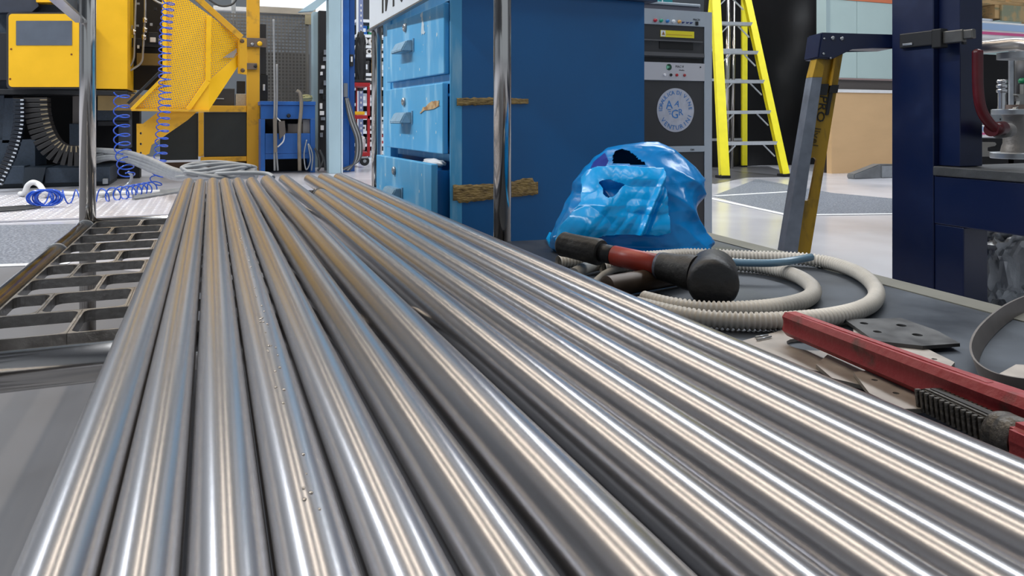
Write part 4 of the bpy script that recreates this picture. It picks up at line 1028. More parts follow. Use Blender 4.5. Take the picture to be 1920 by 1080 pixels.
for i in range(nl+1):
    y, xl, xr, d, h = lerp_levels(i/nl)
    y = min(y, 222+1400*(EYE-DK-0.002)/d) if i > 0 else 222+1400*(EYE-DK-0.002)/d
    L = P(xl, y, d); Rr = P(xr, y, d); c = (L+Rr)/2; hx = (Rr-L)/2; ring = []
    for k in range(na):
        a = 2*PI*k/na; ca, sa = math.cos(a), math.sin(a)
        ex = math.copysign(abs(ca)**0.8, ca); ey = math.copysign(abs(sa)**0.75, sa)
        p = c+hx*ex+vd*(h*ey)
        nrm = (hx.normalized()*ca*0.5+vd*sa).normalized()
        p = p+nrm*crease(p)*min(1, i/6)*min(1, (nl-i)/5+0.2)
        p.z = max(p.z, DK+0.001); ring.append(bm.verts.new(p))
    rings.append(ring)
fs = []
def inpoly(co, poly): x, y = topx(co); return inside(x, y, poly)
hole2 = [(1149,307),(1149,292),(1153,283),(1166,279),(1180,283),(1196,296),(1213,309)]
prt = [(1106,320),(1112,304),(1134,286),(1141,300),(1134,318)]
for A, B in zip(rings, rings[1:]):
    for k in range(na):
        cc = (A[k].co+A[(k+1) % na].co+B[k].co+B[(k+1) % na].co)/4
        front = (k+0.5)/na > 0.5
        if front and inpoly(cc, hole2): continue
        f = bm.faces.new((A[k], A[(k+1) % na], B[(k+1) % na], B[k]))
        if front and inpoly(cc, prt): f.material_index = 1
bm.faces.new(rings[0])
bg = thing('plastic_bag', 'crumpled bright blue plastic shopping bag with torn handle holes', 'bag', P(1180, 455, 1.55)); bg.location.z = DK
BAGIN = mat('bag_inside', (8,52,84), 0.4)
obj('bag_body', bm, [BAGB, BAGPR], bg, smooth=60)
bm = NB(); bmesh.ops.create_icosphere(bm, subdivisions=3, radius=1); cc = P(1185, 400, 1.575)
for v in bm.verts:
    v.co = cc+LW*(v.co.x*0.105)+vd*(v.co.y*0.055)+Vector((0,0,v.co.z*0.085*(1+0.2*noise.noise(v.co*2))))
obj('dark_filler', bm, BLKM, bg, smooth=True)  # added dark lump so the handle holes look shaded inside
# front flap with a handle hole
flap = [(1088,332),(1100,318),(1120,311),(1160,309),(1200,312),(1244,314),(1247,330),(1251,365),(1254,400),(1256,436),(1235,441),(1195,440),(1140,441),(1095,452),(1060,455),(1040,452),(1046,425),(1070,400),(1088,378),(1090,350)]
fhole = [(1122,341),(1130,338),(1142,336),(1152,340),(1172,346),(1163,352),(1156,362),(1148,368),(1138,369),(1130,363),(1130,352)]
def interp_hd(y):
    for i in range(len(levels)-1):
        if levels[i][0] >= y >= levels[i+1][0]:
            k = (levels[i][0]-y)/(levels[i][0]-levels[i+1][0]); g = lambda a, b: a+(b-a)*k
            return g(levels[i][1], levels[i+1][1]), g(levels[i][2], levels[i+1][2]), g(levels[i][3], levels[i+1][3]), g(hd[i], hd[i+1])
    return levels[0][1], levels[0][2], levels[0][3], hd[0]
bm = NB(); grid = {}
st_ = 1.5
def fl_pt(x, y):
    xl, xr, d, h = interp_hd(y); e = max(-0.98, min(0.98, (2*x-xl-xr)/(xr-xl)))
    dd = d-h*(1-abs(e)**2.6)**0.4-0.020
    p = P(x, y, dd); n1 = abs(noise.noise(Vector((x*0.016+1, y*0.020, 5)))); n2 = abs(noise.noise(Vector((x*0.045+y*0.03, y*0.012-x*0.01, 1)))); n3 = abs(noise.noise(Vector((x*0.11, y*0.09, 8))))
    # diagonal fold from the upper right corner down to the left
    s = (x-1200)-(438-y)*0.42; fold = 0.012*math.exp(-(s/5)**2)-0.008*math.exp(-((s-9)/6)**2)
    return p-vd*(0.022*n1+0.004*n2+0.0006*n3+fold)
x = 1036
while x < 1260:
    y = 305
    while y < 458:
        if inside(x+.75, y+.75, flap) and not inside(x+.75, y+.75, fhole):
            q = []
            for dx, dy in ((0,0),(st_,0),(st_,st_),(0,st_)):
                key = (round((x+dx)*2), round((y+dy)*2))
                if key not in grid: grid[key] = bm.verts.new(fl_pt(x+dx, y+dy))
                q.append(grid[key])
            bm.faces.new(q)
        y += st_
    x += st_
for v in bm.verts: v.co.z = max(v.co.z, DK+0.001)
for _ in range(2): bmesh.ops.smooth_vert(bm, verts=[v for v in bm.verts if v.is_boundary], factor=0.5, use_axis_x=True, use_axis_y=True, use_axis_z=True)
ex = bmesh.ops.extrude_face_region(bm, geom=bm.faces[:])
bmesh.ops.translate(bm, verts=[g for g in ex['geom'] if isinstance(g, bmesh.types.BMVert)], vec=vd*0.0015)
obj('front_flap', bm, BAG, bg, smooth=60)
# loose corner of film at lower left
bm = NB(); pts = [D(1024,452,0.001), D(1030,440,0.004), D(1062,448,0.02), D(1095,470,0.006), D(1084,482,0.001), D(1050,473,0.001), D(1030,463,0.001)]
prism(bm, pts, (0,0,0.006)); bmesh.ops.subdivide_edges(bm, edges=bm.edges[:], cuts=3, use_grid_fill=True); obj('loose_corner', bm, BAG, bg, smooth=30)
# ================================================================== LEFT BACKGROUND
def fbox(x0, y0, x1, y1, Y, th, name, m, parent=None, bev=0.004, grounded=False, **k):
    a = PY(x0, y0, Y); b = PY(x1, y0, Y); z1 = PY((x0+x1)/2, y0, Y).z; z0 = 0.0 if grounded else PY((x0+x1)/2, y1, Y).z
    bm = NB(); box(bm, a.x, b.x, Y, Y+th, z0, z1, bev); return obj(name, bm, m, parent, **k)
def fprism(px, Y, th, name, m, parent=None, bev=0.0, **k):
    bm = NB(); prism(bm, [PY(x, y, Y) for x, y in px], (0, th, 0))
    if bev: bmesh.ops.bevel(bm, geom=bm.edges[:], offset=bev, segments=2, affect='EDGES')
    return obj(name, bm, m, parent, **k)
def at0(x, Y): p = PY(x, 222, Y); p.z = 0; return p

# --- injection machine
mc = thing('yellow_machine', 'large yellow and dark slate industrial moulding machine on the left', 'machine', at0(100, 7.4))
def rrect(x0, y0, x1, y1, r, n=5):
    out = []
    for cx_, cy_, a0 in ((x1-r,y1-r,0),(x0+r,y1-r,90),(x0+r,y0+r,180),(x1-r,y0+r,270)):
        for k in range(n+1):
            a = R(a0+90*k/n); out.append((cx_+r*math.cos(a), cy_+r*math.sin(a)))
    return out
fprism(rrect(12,23,157,167,8), 7.32, 0.05, 'cover_surround', DGREY, mc)
cv = fprism(rrect(16,26,160,163,7), 7.28, 0.0395, 'square_cover', YEL, mc)
fprism(rrect(30,39,135,85,1), 7.275, 0.0045, 'window_strip', mat('slate_window', (88,96,108), 0.35, var=0.1), cv)
for x, y in ((21,92),(134,102),(19,148)):
    bm = NB(); lathe(bm, PY(x, y, 7.2795), (0,-1,0), [(0,0.008),(0.004,0.006)], 10); obj('rivet', bm, mat('rust_dot', (110,50,20), 0.6), cv)
fbox(165, -60, 239, 167, 7.44, 0.9, 'tall_cover', YEL, mc)
fbox(-80, -60, 164, 170, 7.55, 0.8, 'housing', SLATE, mc)
fbox(-80, 60, 14, 150, 7.45, 0.09, 'side_block', mat('dark_housing', (26,28,36), 0.5), mc)
fprism([(66,-10),(130,-10),(118,8),(110,8),(110,4),(68,4)], 7.36, 0.15, 'upper_yellow_bracket', YEL, mc)
fprism([(-20,-20),(70,-20),(72,12),(60,22),(-20,24)], 7.40, 0.12, 'upper_block', mat('dark_slate2', (48,54,68), 0.5, var=0.2), mc)
fbox(-80, 168, 240, 177, 7.42, 0.7, 'lower_lip', BLKM, mc)
fbox(183, 176, 262, 207, 7.7, 0.4, 'tan_shroud', mat('tan_shroud', (176,150,96), 0.5, var=0.1), mc)
fbox(-60, 178, 8, 268, 7.75, 0.3, 'left_leg', SLATE, mc)
fprism([(8,184),(30,184),(26,268),(4,268)], 7.70, 0.25, 'arm', SLATE, mc)
fbox(-80, 262, 66, 330, 7.70, 0.5, 'pedestal', SLATE, mc)
fbox(-80, 312, 46, 346, 7.50, 0.6, 'base_rail', SLATE, mc)
fprism([(46,314),(86,314),(78,346),(42,348)], 7.49, 0.5, 'base_wedge', mat('dark_slate3', (36,46,56), 0.45), mc)
fbox(84, 314, 206, 342, 7.52, 0.6, 'base_rail', SLATE, mc)
fbox(-80, 338, 205, 360, 7.56, 0.6, 'base_foot', mat('dark_slate4', (28,38,48), 0.5), mc, grounded=True)
fbox(182, 205, 242, 226, 7.85, 0.3, 'cross_beam', SLATE, mc)
fbox(183, 227, 240, 236, 7.86, 0.3, 'cable_tray', BLKM, mc)
fbox(222, 205, 243, 278, 7.9, 0.25, 'support_leg', mat('slate_leg', (70,80,96), 0.45), mc)
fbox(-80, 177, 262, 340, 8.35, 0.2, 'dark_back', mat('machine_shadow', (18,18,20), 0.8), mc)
fbox(136, 180, 152, 240, 7.8, 0.15, 'ram', mat('ram_grey', (110,104,100), 0.4, 0.4), mc)
fbox(130, 232, 158, 276, 7.75, 0.2, 'ram_foot', SLATE, mc)
fbox(192, 335, 202, 345, 7.45, 0.04, 'bolt', GALV, mc)
fbox(240, -20, 310, 168, 8.0, 0.2, 'dark_bay', mat('bay_black', (14,14,16), 0.7), mc)
# energy chains: every link a part
def chain(px, Y, wid, hgt, npx, name, lab, m1, light=None, gap=0.85):
    t = thing(name, lab, 'cable chain', at0(px[0][0], Y))
    pts = resample(smoothpath([PY(x, y, Y) for x, y in px], 10), npx)
    t.location = (pts[0].x, pts[0].y, min(p.z for p in pts))
    for a, b in zip(pts, pts[1:]):
        c = (a+b)/2; dd_ = (b-a).normalized()*(b-a).length*gap/2
        bm = NB(); obox(bm, c-dd_, c+dd_, wid, hgt, up=(0,1,0), bev=0.004)
        k = obj('link', bm, m1, t)
        if light:
            s = (b-a).normalized().cross(Vector((0,1,0)))
            bm = NB(); obox(bm, c+s*wid*0.2-Vector((0,hgt/2+0.003,0)), c+s*wid*0.5-Vector((0,hgt/2+0.003,0)), 0.010, 0.006, up=(0,1,0)); obj('link_rib', bm, light, k)
    return t
chain([(70,183),(72,215),(82,250),(100,278),(122,290),(150,292),(165,288)], 7.3, 0.17, 0.16, 0.042, 'cable_chain', 'wide black plastic cable chain curving under the yellow cover', mat('chain_black', (24,23,24), 0.5), mat('chain_rib', (128,116,92), 0.4))
chain([(36,184),(36,230),(26,275),(12,310),(-6,345)], 7.2, 0.075, 0.07, 0.033, 'cable_chain', 'narrow glossy black cable chain at the far left edge', mat('chain_gloss', (24,30,40), 0.2), mat('chain_glint', (190,196,204), 0.3))
# hydraulic pipes
hp = thing('hydraulic_pipes', 'thin bright hydraulic pipes between the tall yellow cover and the perforated guard', 'pipes', at0(265, 7.7))
for pth in ([(272,-20),(272,30),(270,60),(268,95),(264,118),(240,134)], [(255,-20),(253,40),(252,80),(250,112),(238,132)], [(262,-20),(300,6),(330,6)]):
    bm = NB(); tube(bm, smoothpath([PY(x, y, 7.72) for x, y in pth], 6), 0.010, 10); obj('pipe', bm, GALV, hp)
for x, y in ((272,38),(272,56),(270,70),(251,60)):
    bm = NB(); a = PY(x, y-5, 7.71); b = PY(x, y+5, 7.71); tube(bm, [a, b], 0.019, 8); obj('fitting', bm, STEEL2, hp)
vb = thing('valve_block', 'black valve block with small pale fittings behind the hydraulic pipes', 'valve block', PY(262, 90, 7.8))
fbox(240, 72, 308, 88, 7.82, 0.12, 'block', mat('vb', (20,20,22), 0.4), vb); fbox(278, 60, 296, 80, 7.78, 0.1, 'solenoid', BLKM, vb); fbox(281, 70, 292, 79, 7.77, 0.008, 'tag', WHITEP, vb)
fbox(256, 100, 300, 122, 7.80, 0.10, 'manifold', mat('olive_metal', (120,100,50), 0.5, 0.3), vb)
random.seed(4)
for k in range(9):
    x = random.uniform(242, 300); y = random.uniform(-5, 90); fbox(x, y, x+random.uniform(4, 9), y+random.uniform(3, 8), 7.80, 0.03, 'fitting', random.choice([GALV, WHITEP, BLKM]), vb, bev=0.001)

# --- perforated yellow guard
def perf_mat():
    m = mat('perforated_yellow', (238,182,16), 0.32, 0.0)
    nt = m.node_tree; b = nt.nodes['Principled BSDF']
    tc = nt.nodes.new('ShaderNodeTexCoord'); mp = nt.nodes.new('ShaderNodeMapping'); mp.inputs['Scale'].default_value = (52,52,52); mp.inputs['Rotation'].default_value = (0, R(14), 0)
    nt.links.new(tc.outputs['Object'], mp.inputs[0]); sp = nt.nodes.new('ShaderNodeSeparateXYZ'); nt.links.new(mp.outputs[0], sp.inputs[0])
    def M(op, a, b_=None):
        n = nt.nodes.new('ShaderNodeMath'); n.operation = op
        for i, q in enumerate((a, b_)):
            if q is None: continue
            if isinstance(q, (int, float)): n.inputs[i].default_value = q
            else: nt.links.new(q, n.inputs[i])
        return n.outputs[0]
    fx = M('SUBTRACT', M('FRACT', sp.outputs[0]), 0.5); fz = M('SUBTRACT', M('FRACT', sp.outputs[2]), 0.5)
    r2 = M('ADD', M('MULTIPLY', fx, fx), M('MULTIPLY', fz, fz)); hole = M('LESS_THAN', r2, 0.05)
    tr = nt.nodes.new('ShaderNodeBsdfTransparent'); mx = nt.nodes.new('ShaderNodeMixShader'); out = nt.nodes['Material Output']
    nt.links.new(hole, mx.inputs[0]); nt.links.new(b.outputs[0], mx.inputs[1]); nt.links.new(tr.outputs[0], mx.inputs[2]); nt.links.new(mx.outputs[0], out.inputs[0])
    return m
PERF = perf_mat()
gd = thing('perforated_guard', 'yellow funnel shaped guard of perforated sheet with bolted bracket', 'guard', at0(380, 7.5))
GY = 7.45
def sheet3(pts, name, m, th=0.004, bev=0, **k):
    """pts: (px, py, Y)"""
    v = [PY(x, y, Y) for x, y, Y in pts]; nn = (v[1]-v[0]).cross(v[2]-v[0]).normalized()
    if nn.y < 0: nn = -nn
    bm = NB(); prism(bm, v, nn*th); return obj(name, bm, m, gd, **k)
sheet3([(312,-30,GY+0.0),(392,28,GY+0.02),(390,150,GY+0.02),(352,205,GY),(246,205,GY-0.05),(306,140,GY-0.05)], 'perforated_panel', PERF)
sheet3([(393,28,GY+0.02),(447,72,GY+0.22),(447,100,GY+0.22),(391,150,GY+0.02)], 'perforated_panel', PERF)
sheet3([(447,101,GY+0.215),(449,120,GY+0.21),(392,206,GY-0.01),(353,206,GY-0.005),(391,151,GY+0.015)], 'solid_gusset', YEL, 0.006)
sheet3([(418,108,GY+0.07),(444,91,GY+0.17),(444,97,GY+0.17),(438,108,GY+0.14)], 'slot_plate', mat('slot_grey', (140,130,120), 0.5), 0.004)
def gbar(a, b, w, h, name='edge_frame', m=YEL):
    bm = NB(); obox(bm, PY(*a), PY(*b), w, h, up=(0,1,0), bev=0.003); return obj(name, bm, m, gd)
gbar((340,-30,GY-0.02),(452,70,GY+0.16), 0.055, 0.05, 'top_edge', YELD)
gbar((308,-30,GY-0.03),(309,145,GY-0.06), 0.035, 0.04); gbar((309,143,GY-0.06),(247,206,GY-0.08), 0.03, 0.04)
gbar((246,206,GY-0.08),(392,208,GY-0.03), 0.020, 0.05, m=YELD); gbar((392,30,GY-0.0),(390,152,GY+0.0), 0.045, 0.012)
gbar((390,152,GY+0.0),(352,206,GY-0.02), 0.045, 0.012)
gbar((240,194,GY-0.10),(303,132,GY-0.10), 0.024, 0.02, 'black_strut', BLKM)
sheet3([(449,70,GY+0.16),(463,72,GY+0.24),(463,140,GY+0.24),(449,138,GY+0.16)], 'end_plate', YELD, 0.02)
for x, y in ((454,77),(455,132)):
    bm = NB(); lathe(bm, PY(x, y, GY+0.15), (0,-1,0), [(0,0.022),(0.012,0.020),(0.013,0.011),(0.02,0.010)], 8); obj('bolt', bm, mat('rusty_bolt', (100,82,62), 0.5, 0.5), gd)
# yellow diagonal foot with holes
bm = NB(); out_ = [(300,207),(372,207),(352,225),(284,272),(280,288),(268,293),(256,290),(256,232),(268,232)]
slabh(bm, [PY(x, y, GY+0.05) for x, y in out_], [[PY(x+2.2*math.cos(-k*PI/4), y+2.4*math.sin(-k*PI/4), GY+0.05) for k in range(8)] for x, y in ((264,250),(264,270),(264,287))], 0.02, (0,1,0)); obj('diagonal_foot', bm, YELD, gd)

# --- yellow frame with dark panels
yf_ = thing('yellow_post_frame', 'worn yellow square post and frame holding dark panels right of the guard', 'frame', at0(475, 9.0))
FY = 8.9
fbox(463, -60, 487, 320, FY, 0.16, 'post', YELD, yf_, grounded=True)
fbox(384, 198, 462.5, 210, FY+0.02, 0.1, 'rail', YELD, yf_); fbox(376, 294, 462.5, 303, FY+0.02, 0.1, 'rail', YELD, yf_)
fbox(372, 210.5, 382, 293.5, FY+0.03, 0.08, 'stile', YELD, yf_)
pg = mat('dark_green_grey_panel', (34,38,36), 0.4, var=0.1)
fbox(300, 212, 371.5, 300, FY+0.08, 0.03, 'dark_panel', pg, yf_); fbox(382.5, 210.5, 462.5, 293.5, FY+0.05, 0.03, 'dark_panel', pg, yf_)
fbox(300, 303.5, 462.5, 320, FY+0.08, 0.03, 'lower_panel', mat('rust_brown_panel', (62,40,20), 0.6), yf_, grounded=True)
fbox(450, 71, 500, 88, FY-0.04, 0.03, 'hinge_plate', mat('scuffed_brown', (112,100,90), 0.45, 0.4, var=0.2), yf_)
fbox(450, 118, 482, 130, FY-0.04, 0.03, 'hinge_plate', MATS['scuffed_brown'], yf_)
for x, y, c in ((487,82,YEL),(473,83,GALV),(479,124,BLKM)):
    bm = NB(); lathe(bm, PY(x, y, FY-0.0405), (0,-1,0), [(0,0.03 if c is YEL else 0.02),(0.015,0.026 if c is YEL else 0.016),(0.016,0.008)], 12); obj('bolt', bm, c, yf_)
# dark controller left of the post and black column behind it
ct = thing('controller_box', 'dark controller box on the yellow frame below the guard', 'controller', PY(420, 198, FY+0.2))
fbox(398, 166, 440, 198, FY+0.15, 0.3, 'case', DGREY, ct); fbox(402, 184, 420, 186, FY+0.14, 0.0095, 'slot', GALV, ct, bev=0.001)
fbox(442, 176, 462, 198, FY+0.15, 0.2, 'connector_block', mat('pale_conn', (168,164,154), 0.5, var=0.2, vscale=60), ct); fbox(444, 152, 460, 175, FY+0.17, 0.1, 'motor', BLKM, ct)
bc = thing('black_cabinet_column', 'tall narrow black enclosure behind the yellow post', 'enclosure', at0(495, 9.2))
fbox(488, 45, 499, 140, 9.15, 0.3, 'upper_box', mat('enclosure_grey', (42,42,44), 0.4), bc); fbox(488, 140.5, 502, 196, 9.12, 0.3, 'lower_box', BLKM, bc); fbox(493, 158, 497, 170, 9.10, 0.019, 'sticker', WHITEP, bc)

# --- mesh panel
ms = thing('mesh_guard_panel', 'grey square mesh guard panel behind the small blue cabinet', 'mesh panel', at0(530, 9.7))
MY = 9.7
MG = mat('mesh_metal', (118,116,112), 0.45, 0.4)
def meshwires(x0, x1, y0, y1, stp, Y, name):
    bm = NB(); x = x0
    while x <= x1:
        a = PY(x, y0, Y); b = PY(x, y1, Y); a.x = b.x = (a.x+b.x)/2; obox(bm, a, b, 0.018, 0.004, up=(0,1,0)); x += stp
    y = y0
    z0 = PY((x0+x1)/2, y0, Y).z; z1 = PY((x0+x1)/2, y1, Y).z; dz = stp*8.9/1400; z = z1
    A = PY(x0, 222, Y).x; B = PY(x1, 222, Y).x
    while z <= z0: box(bm, A, B, Y+0.0045, Y+0.0085, z-0.009, z+0.009); z += dz
    return obj(name, bm, MG, ms, kind='stuff')
meshwires(488, 578, 28, 200, 6.6, MY, 'square_mesh')
meshwires(398, 462, 24, 95, 6.6, MY+0.3, 'square_mesh')
fbox(484, 14, 592, 26, MY-0.03, 0.08, 'top_rail', mat('beige_rail', (168,160,146), 0.5, var=0.1), ms)
fbox(572, 26.5, 588, 46, MY-0.03, 0.05, 'corner_block', mat('tan_block', (156,146,118), 0.5), ms)
fbox(575, 46.5, 579, 318, MY-0.01, 0.05, 'stile', MG, ms, grounded=True)
fbox(484, 100, 580, 320, MY+0.9, 0.05, 'dark_backing', mat('mesh_backing', (56,54,50), 0.7), ms, grounded=True)

# --- small blue cabinet
BYb = 8.5
bl = thing('small_blue_cabinet', 'small royal blue workshop cabinet with an open shelf in front of the mesh panel', 'cabinet', at0(538, BYb+0.2))
fbox(488, 190, 592, 197, BYb-0.02, 0.5, 'top', MBLUE, bl)
fbox(489, 197.3, 591, 223, BYb, 0.02, 'drawer_front', MBLUE, bl); 
bm = NB(); lathe(bm, PY(541, 217, BYb), (0,-1,0), [(0,0.02),(0.02,0.022),(0.03,0.014)], 14); obj('knob', bm, BLKM, bl)
fbox(489, 223.3, 497, 320, BYb, 0.4, 'side', MBLUE, bl, grounded=True); fbox(582, 223.3, 591, 320, BYb, 0.4, 'side', MBLUE, bl, grounded=True)
fbox(497.2, 250, 581.8, 288, BYb+0.005, 0.02, 'lower_front', MBLUE, bl); fbox(497.2, 288.3, 581.8, 298, BYb+0.0, 0.03, 'rail', MBLUE, bl)
fbox(497.2, 223.3, 581.8, 320, BYb+0.36, 0.02, 'back', mat('pit_black2', (8,8,10), 0.7), bl, grounded=True)
fbox(540, 232, 572, 250, BYb+0.08, 0.2, 'stored_part', mat('grey_store', (98,92,88), 0.5), bl); fbox(568, 224, 581, 250, BYb+0.05, 0.25, 'bracket', mat('grey_store2', (120,120,122), 0.5), bl)
# hanging cables in front of the blue cabinet
for nm, pth, r, m, lab in (('hanging_hose', [(513,36),(514,100),(515,190),(514,240),(515,320)], 0.011, CABLE, 'grey hose hanging straight down in front of the mesh panel'),
    ('hanging_hose', [(519,120),(519,200),(517,260),(521,320)], 0.010, CABLE, 'second grey hose close beside the first in front of the blue cabinet'),
    ('hanging_hose', [(556,170),(563,176),(565,200),(561,250),(562,320)], 0.020, mat('tan_hose', (124,116,104), 0.5, var=0.2), 'thick tan hose hooked over the top of the blue cabinet'),
    ('wire_loop', [(518,220),(530,235),(532,262),(520,276)], 0.008, WHITEP, 'white wire loop hanging by the grey hose gun'),
    ('cable_tangle', [(575,262),(570,290),(574,318),(582,300),(578,270),(586,290),(584,320)], 0.008, GALV, 'tangle of bright wires at the right of the blue cabinet'),
    ('cable_tangle', [(590,278),(596,290),(600,310),(596,322),(606,300),(600,282),(608,300),(610,322)], 0.012, CABLED, 'coil of dark cable on the floor by the pale blue column')):
    bm = NB(); tube(bm, smoothpath([PY(x, min(y, 320), BYb-0.06) for x, y in pth], 8), r, 8); obj(nm, bm, m, label=lab, cat='hose' if 'hose' in nm else 'cable')
gn = thing('air_gun', 'grey air gun hanging with its hose in front of the blue cabinet', 'air gun', PY(525, 250, BYb-0.08))
fprism([(512,222),(519,220),(520,285),(513,288)], BYb-0.10, 0.04, 'body', mat('gun_metal', (130,122,112), 0.4, 0.5), gn, bev=0.004); fprism([(522,228),(534,226),(536,250),(524,262)], BYb-0.10, 0.05, 'reel', mat('gun_dark', (90,84,80), 0.5, 0.2), gn, bev=0.004)
ra = thing('rag', 'crumpled yellowish rag on top of the small blue cabinet', 'rag', PY(575, 189, BYb+0.1))
bpos = PY(575, 186, BYb+0.12); zt_ = PY(540, 190, BYb).z
COL.objects.unlink(ra); bpy.data.objects.remove(ra)
crush('rag', bpos.x, bpos.y, zt_+0.04, 0.09, 0.06, 0.04, mat('rag_cloth', (170,166,120), 0.8), 'crumpled yellowish rag on top of the small blue cabinet', 'rag', 5, sub=3, amp=0.5)

# --- pale blue columns, blue locker
fbox(587, 22, 597, 318, 9.4, 0.2, 'column', LBLUE, label='narrow pale blue column behind the wide one', cat='column', grounded=True)
wc = fbox(617, -60, 639, 330, 8.25, 0.22, 'column', LBLUE, label='wide pale blue square column left of the blue locker', cat='column', grounded=True)
fbox(639.5, -60, 643, 330, 8.27, 0.2, 'edge_strip', mat('edge_white', (210,222,230), 0.5), wc, grounded=True)
mcx = thing('dark_switch_column', 'dark column of electrical parts between the pale blue columns', 'electrical gear', at0(607, 9.0))
fbox(598, 20, 616, 318, 9.3, 0.1, 'back', mat('gear_back', (20,20,22), 0.6), mcx, grounded=True)
random.seed(8)
for k in range(12):
    y = 95+k*14+random.uniform(-3, 3); x = random.uniform(599, 608); fbox(x, y, x+random.uniform(4, 8), y+random.uniform(5, 11), 9.25, 0.045, 'device', random.choice([GALV, BLKM, DGREY, WHITEP]), mcx, bev=0.003)
bw = fprism([(560,22),(617,-16),(617,-4),(588,20)], 8.3, 0.1, 'slanted_beam', LBLUE, label='pale slanted beam meeting the top of the pale blue column', cat='beam')
lk = thing('blue_locker', 'tall royal blue steel locker door with latch', 'locker', at0(655, 8.6))
fbox(643.5, -60, 655, 322, 8.45, 0.35, 'door_edge', MBLUE, lk, grounded=True); fbox(655.3, -60, 665, 322, 8.5, 0.3, 'door', mat('deep_blue', (20,72,140), 0.3), lk, grounded=True)
fbox(656, 102, 663, 124, 8.46, 0.039, 'latch', BLKM, lk, bev=0.003); fbox(658, 106, 661, 116, 8.44, 0.0195, 'latch_lever', WHITEP, lk, bev=0.003)
fbox(645, 156, 652, 182, 8.41, 0.039, 'switch_box', mat('switch_grey', (108,112,118), 0.5), lk, bev=0.003)
for k in range(5):
    bm = NB(); tube(bm, smoothpath([PY(647+k*1.3, 184, 8.42), PY(655+k*2.5, 225, 8.36), PY(667+k*2.6, 262, 8.36), PY(665+k*2.2, 300, 8.36), PY(655-k*4, 320-k*0.5, 8.36)], 8), 0.011, 8)
    obj('drop_cable', bm, CABLE if k % 2 else CABLED, label='%s grey cable hanging from the blue locker switch, %s from the left' % ('pale' if k % 2 else 'dark', ordn[k]), cat='cable', group='cables hanging from the blue locker')

# --- red tool trolley and perforated upright
RYt = 9.1
rt_ = thing('red_tool_trolley', 'red wheeled tool trolley seen between the blue locker and the steel post', 'trolley', at0(682, RYt))
fbox(664, 155, 694, 162, RYt, 0.5, 'top_tray', RED, rt_); fbox(664, 216, 694, 223, RYt, 0.5, 'middle_tray', RED, rt_); fbox(668, 286, 694, 293, RYt, 0.5, 'bottom_tray', RED, rt_)
fbox(689, 162.5, 694, 285.5, RYt, 0.04, 'upright', RED, rt_); fbox(668, 162.5, 670, 285.5, RYt+0.4, 0.04, 'upright', RED, rt_)
fbox(664, 150, 694, 154.5, RYt+0.02, 0.3, 'black_mat', BLKM, rt_); fbox(666, 209, 684, 215.5, RYt+0.02, 0.2, 'yellow_case', YEL, rt_)
wh = PY(683, 301, RYt+0.05)
bm = NB(); lathe(bm, wh+Vector((0,-0.03,-0.005)), (0,1,0), [(0,0.05),(0.005,0.058),(0.03,0.058),(0.035,0.05)], 24); w1 = obj('caster_wheel', bm, BLACK, rt_)
bm = NB(); lathe(bm, wh+Vector((0,-0.034,-0.005)), (0,1,0), [(0,0.02),(0.003,0.022)], 12); obj('hub', bm, GALV, w1)
fbox(676, 293.5, 690, 297, RYt+0.0, 0.08, 'caster_bracket', GALV, rt_)
tz = PY(675, 285, RYt).z
crush('plastic_sack', PY(677,222,RYt+.12).x, RYt+0.12, tz+0.10, 0.07, 0.08, 0.095, WHITEP, 'white plastic sack on the bottom tray of the red trolley', 'sack', 2, sub=3, amp=0.4)
ur = thing('perforated_upright', 'grey slotted steel upright behind the red trolley', 'upright', at0(678, 9.9))
fbox(673, -40, 681, 310, 9.9, 0.04, 'post', mat('upright_blue', (120,134,176), 0.5), ur, grounded=True)
for k in range(30): fbox(675.8, 8+k*9.6, 678.2, 12+k*9.6, 9.896, 0.0035, 'slot', WHITEP, ur, bev=0)
jk = crush('dark_jacket', PY(676,222,9.6).x, 9.6, PY(676,115,9.6).z, 0.09, 0.08, 0.38, BLKM, 'dark jacket hanging behind the blue locker', 'jacket', 6, sub=4, amp=0.3)

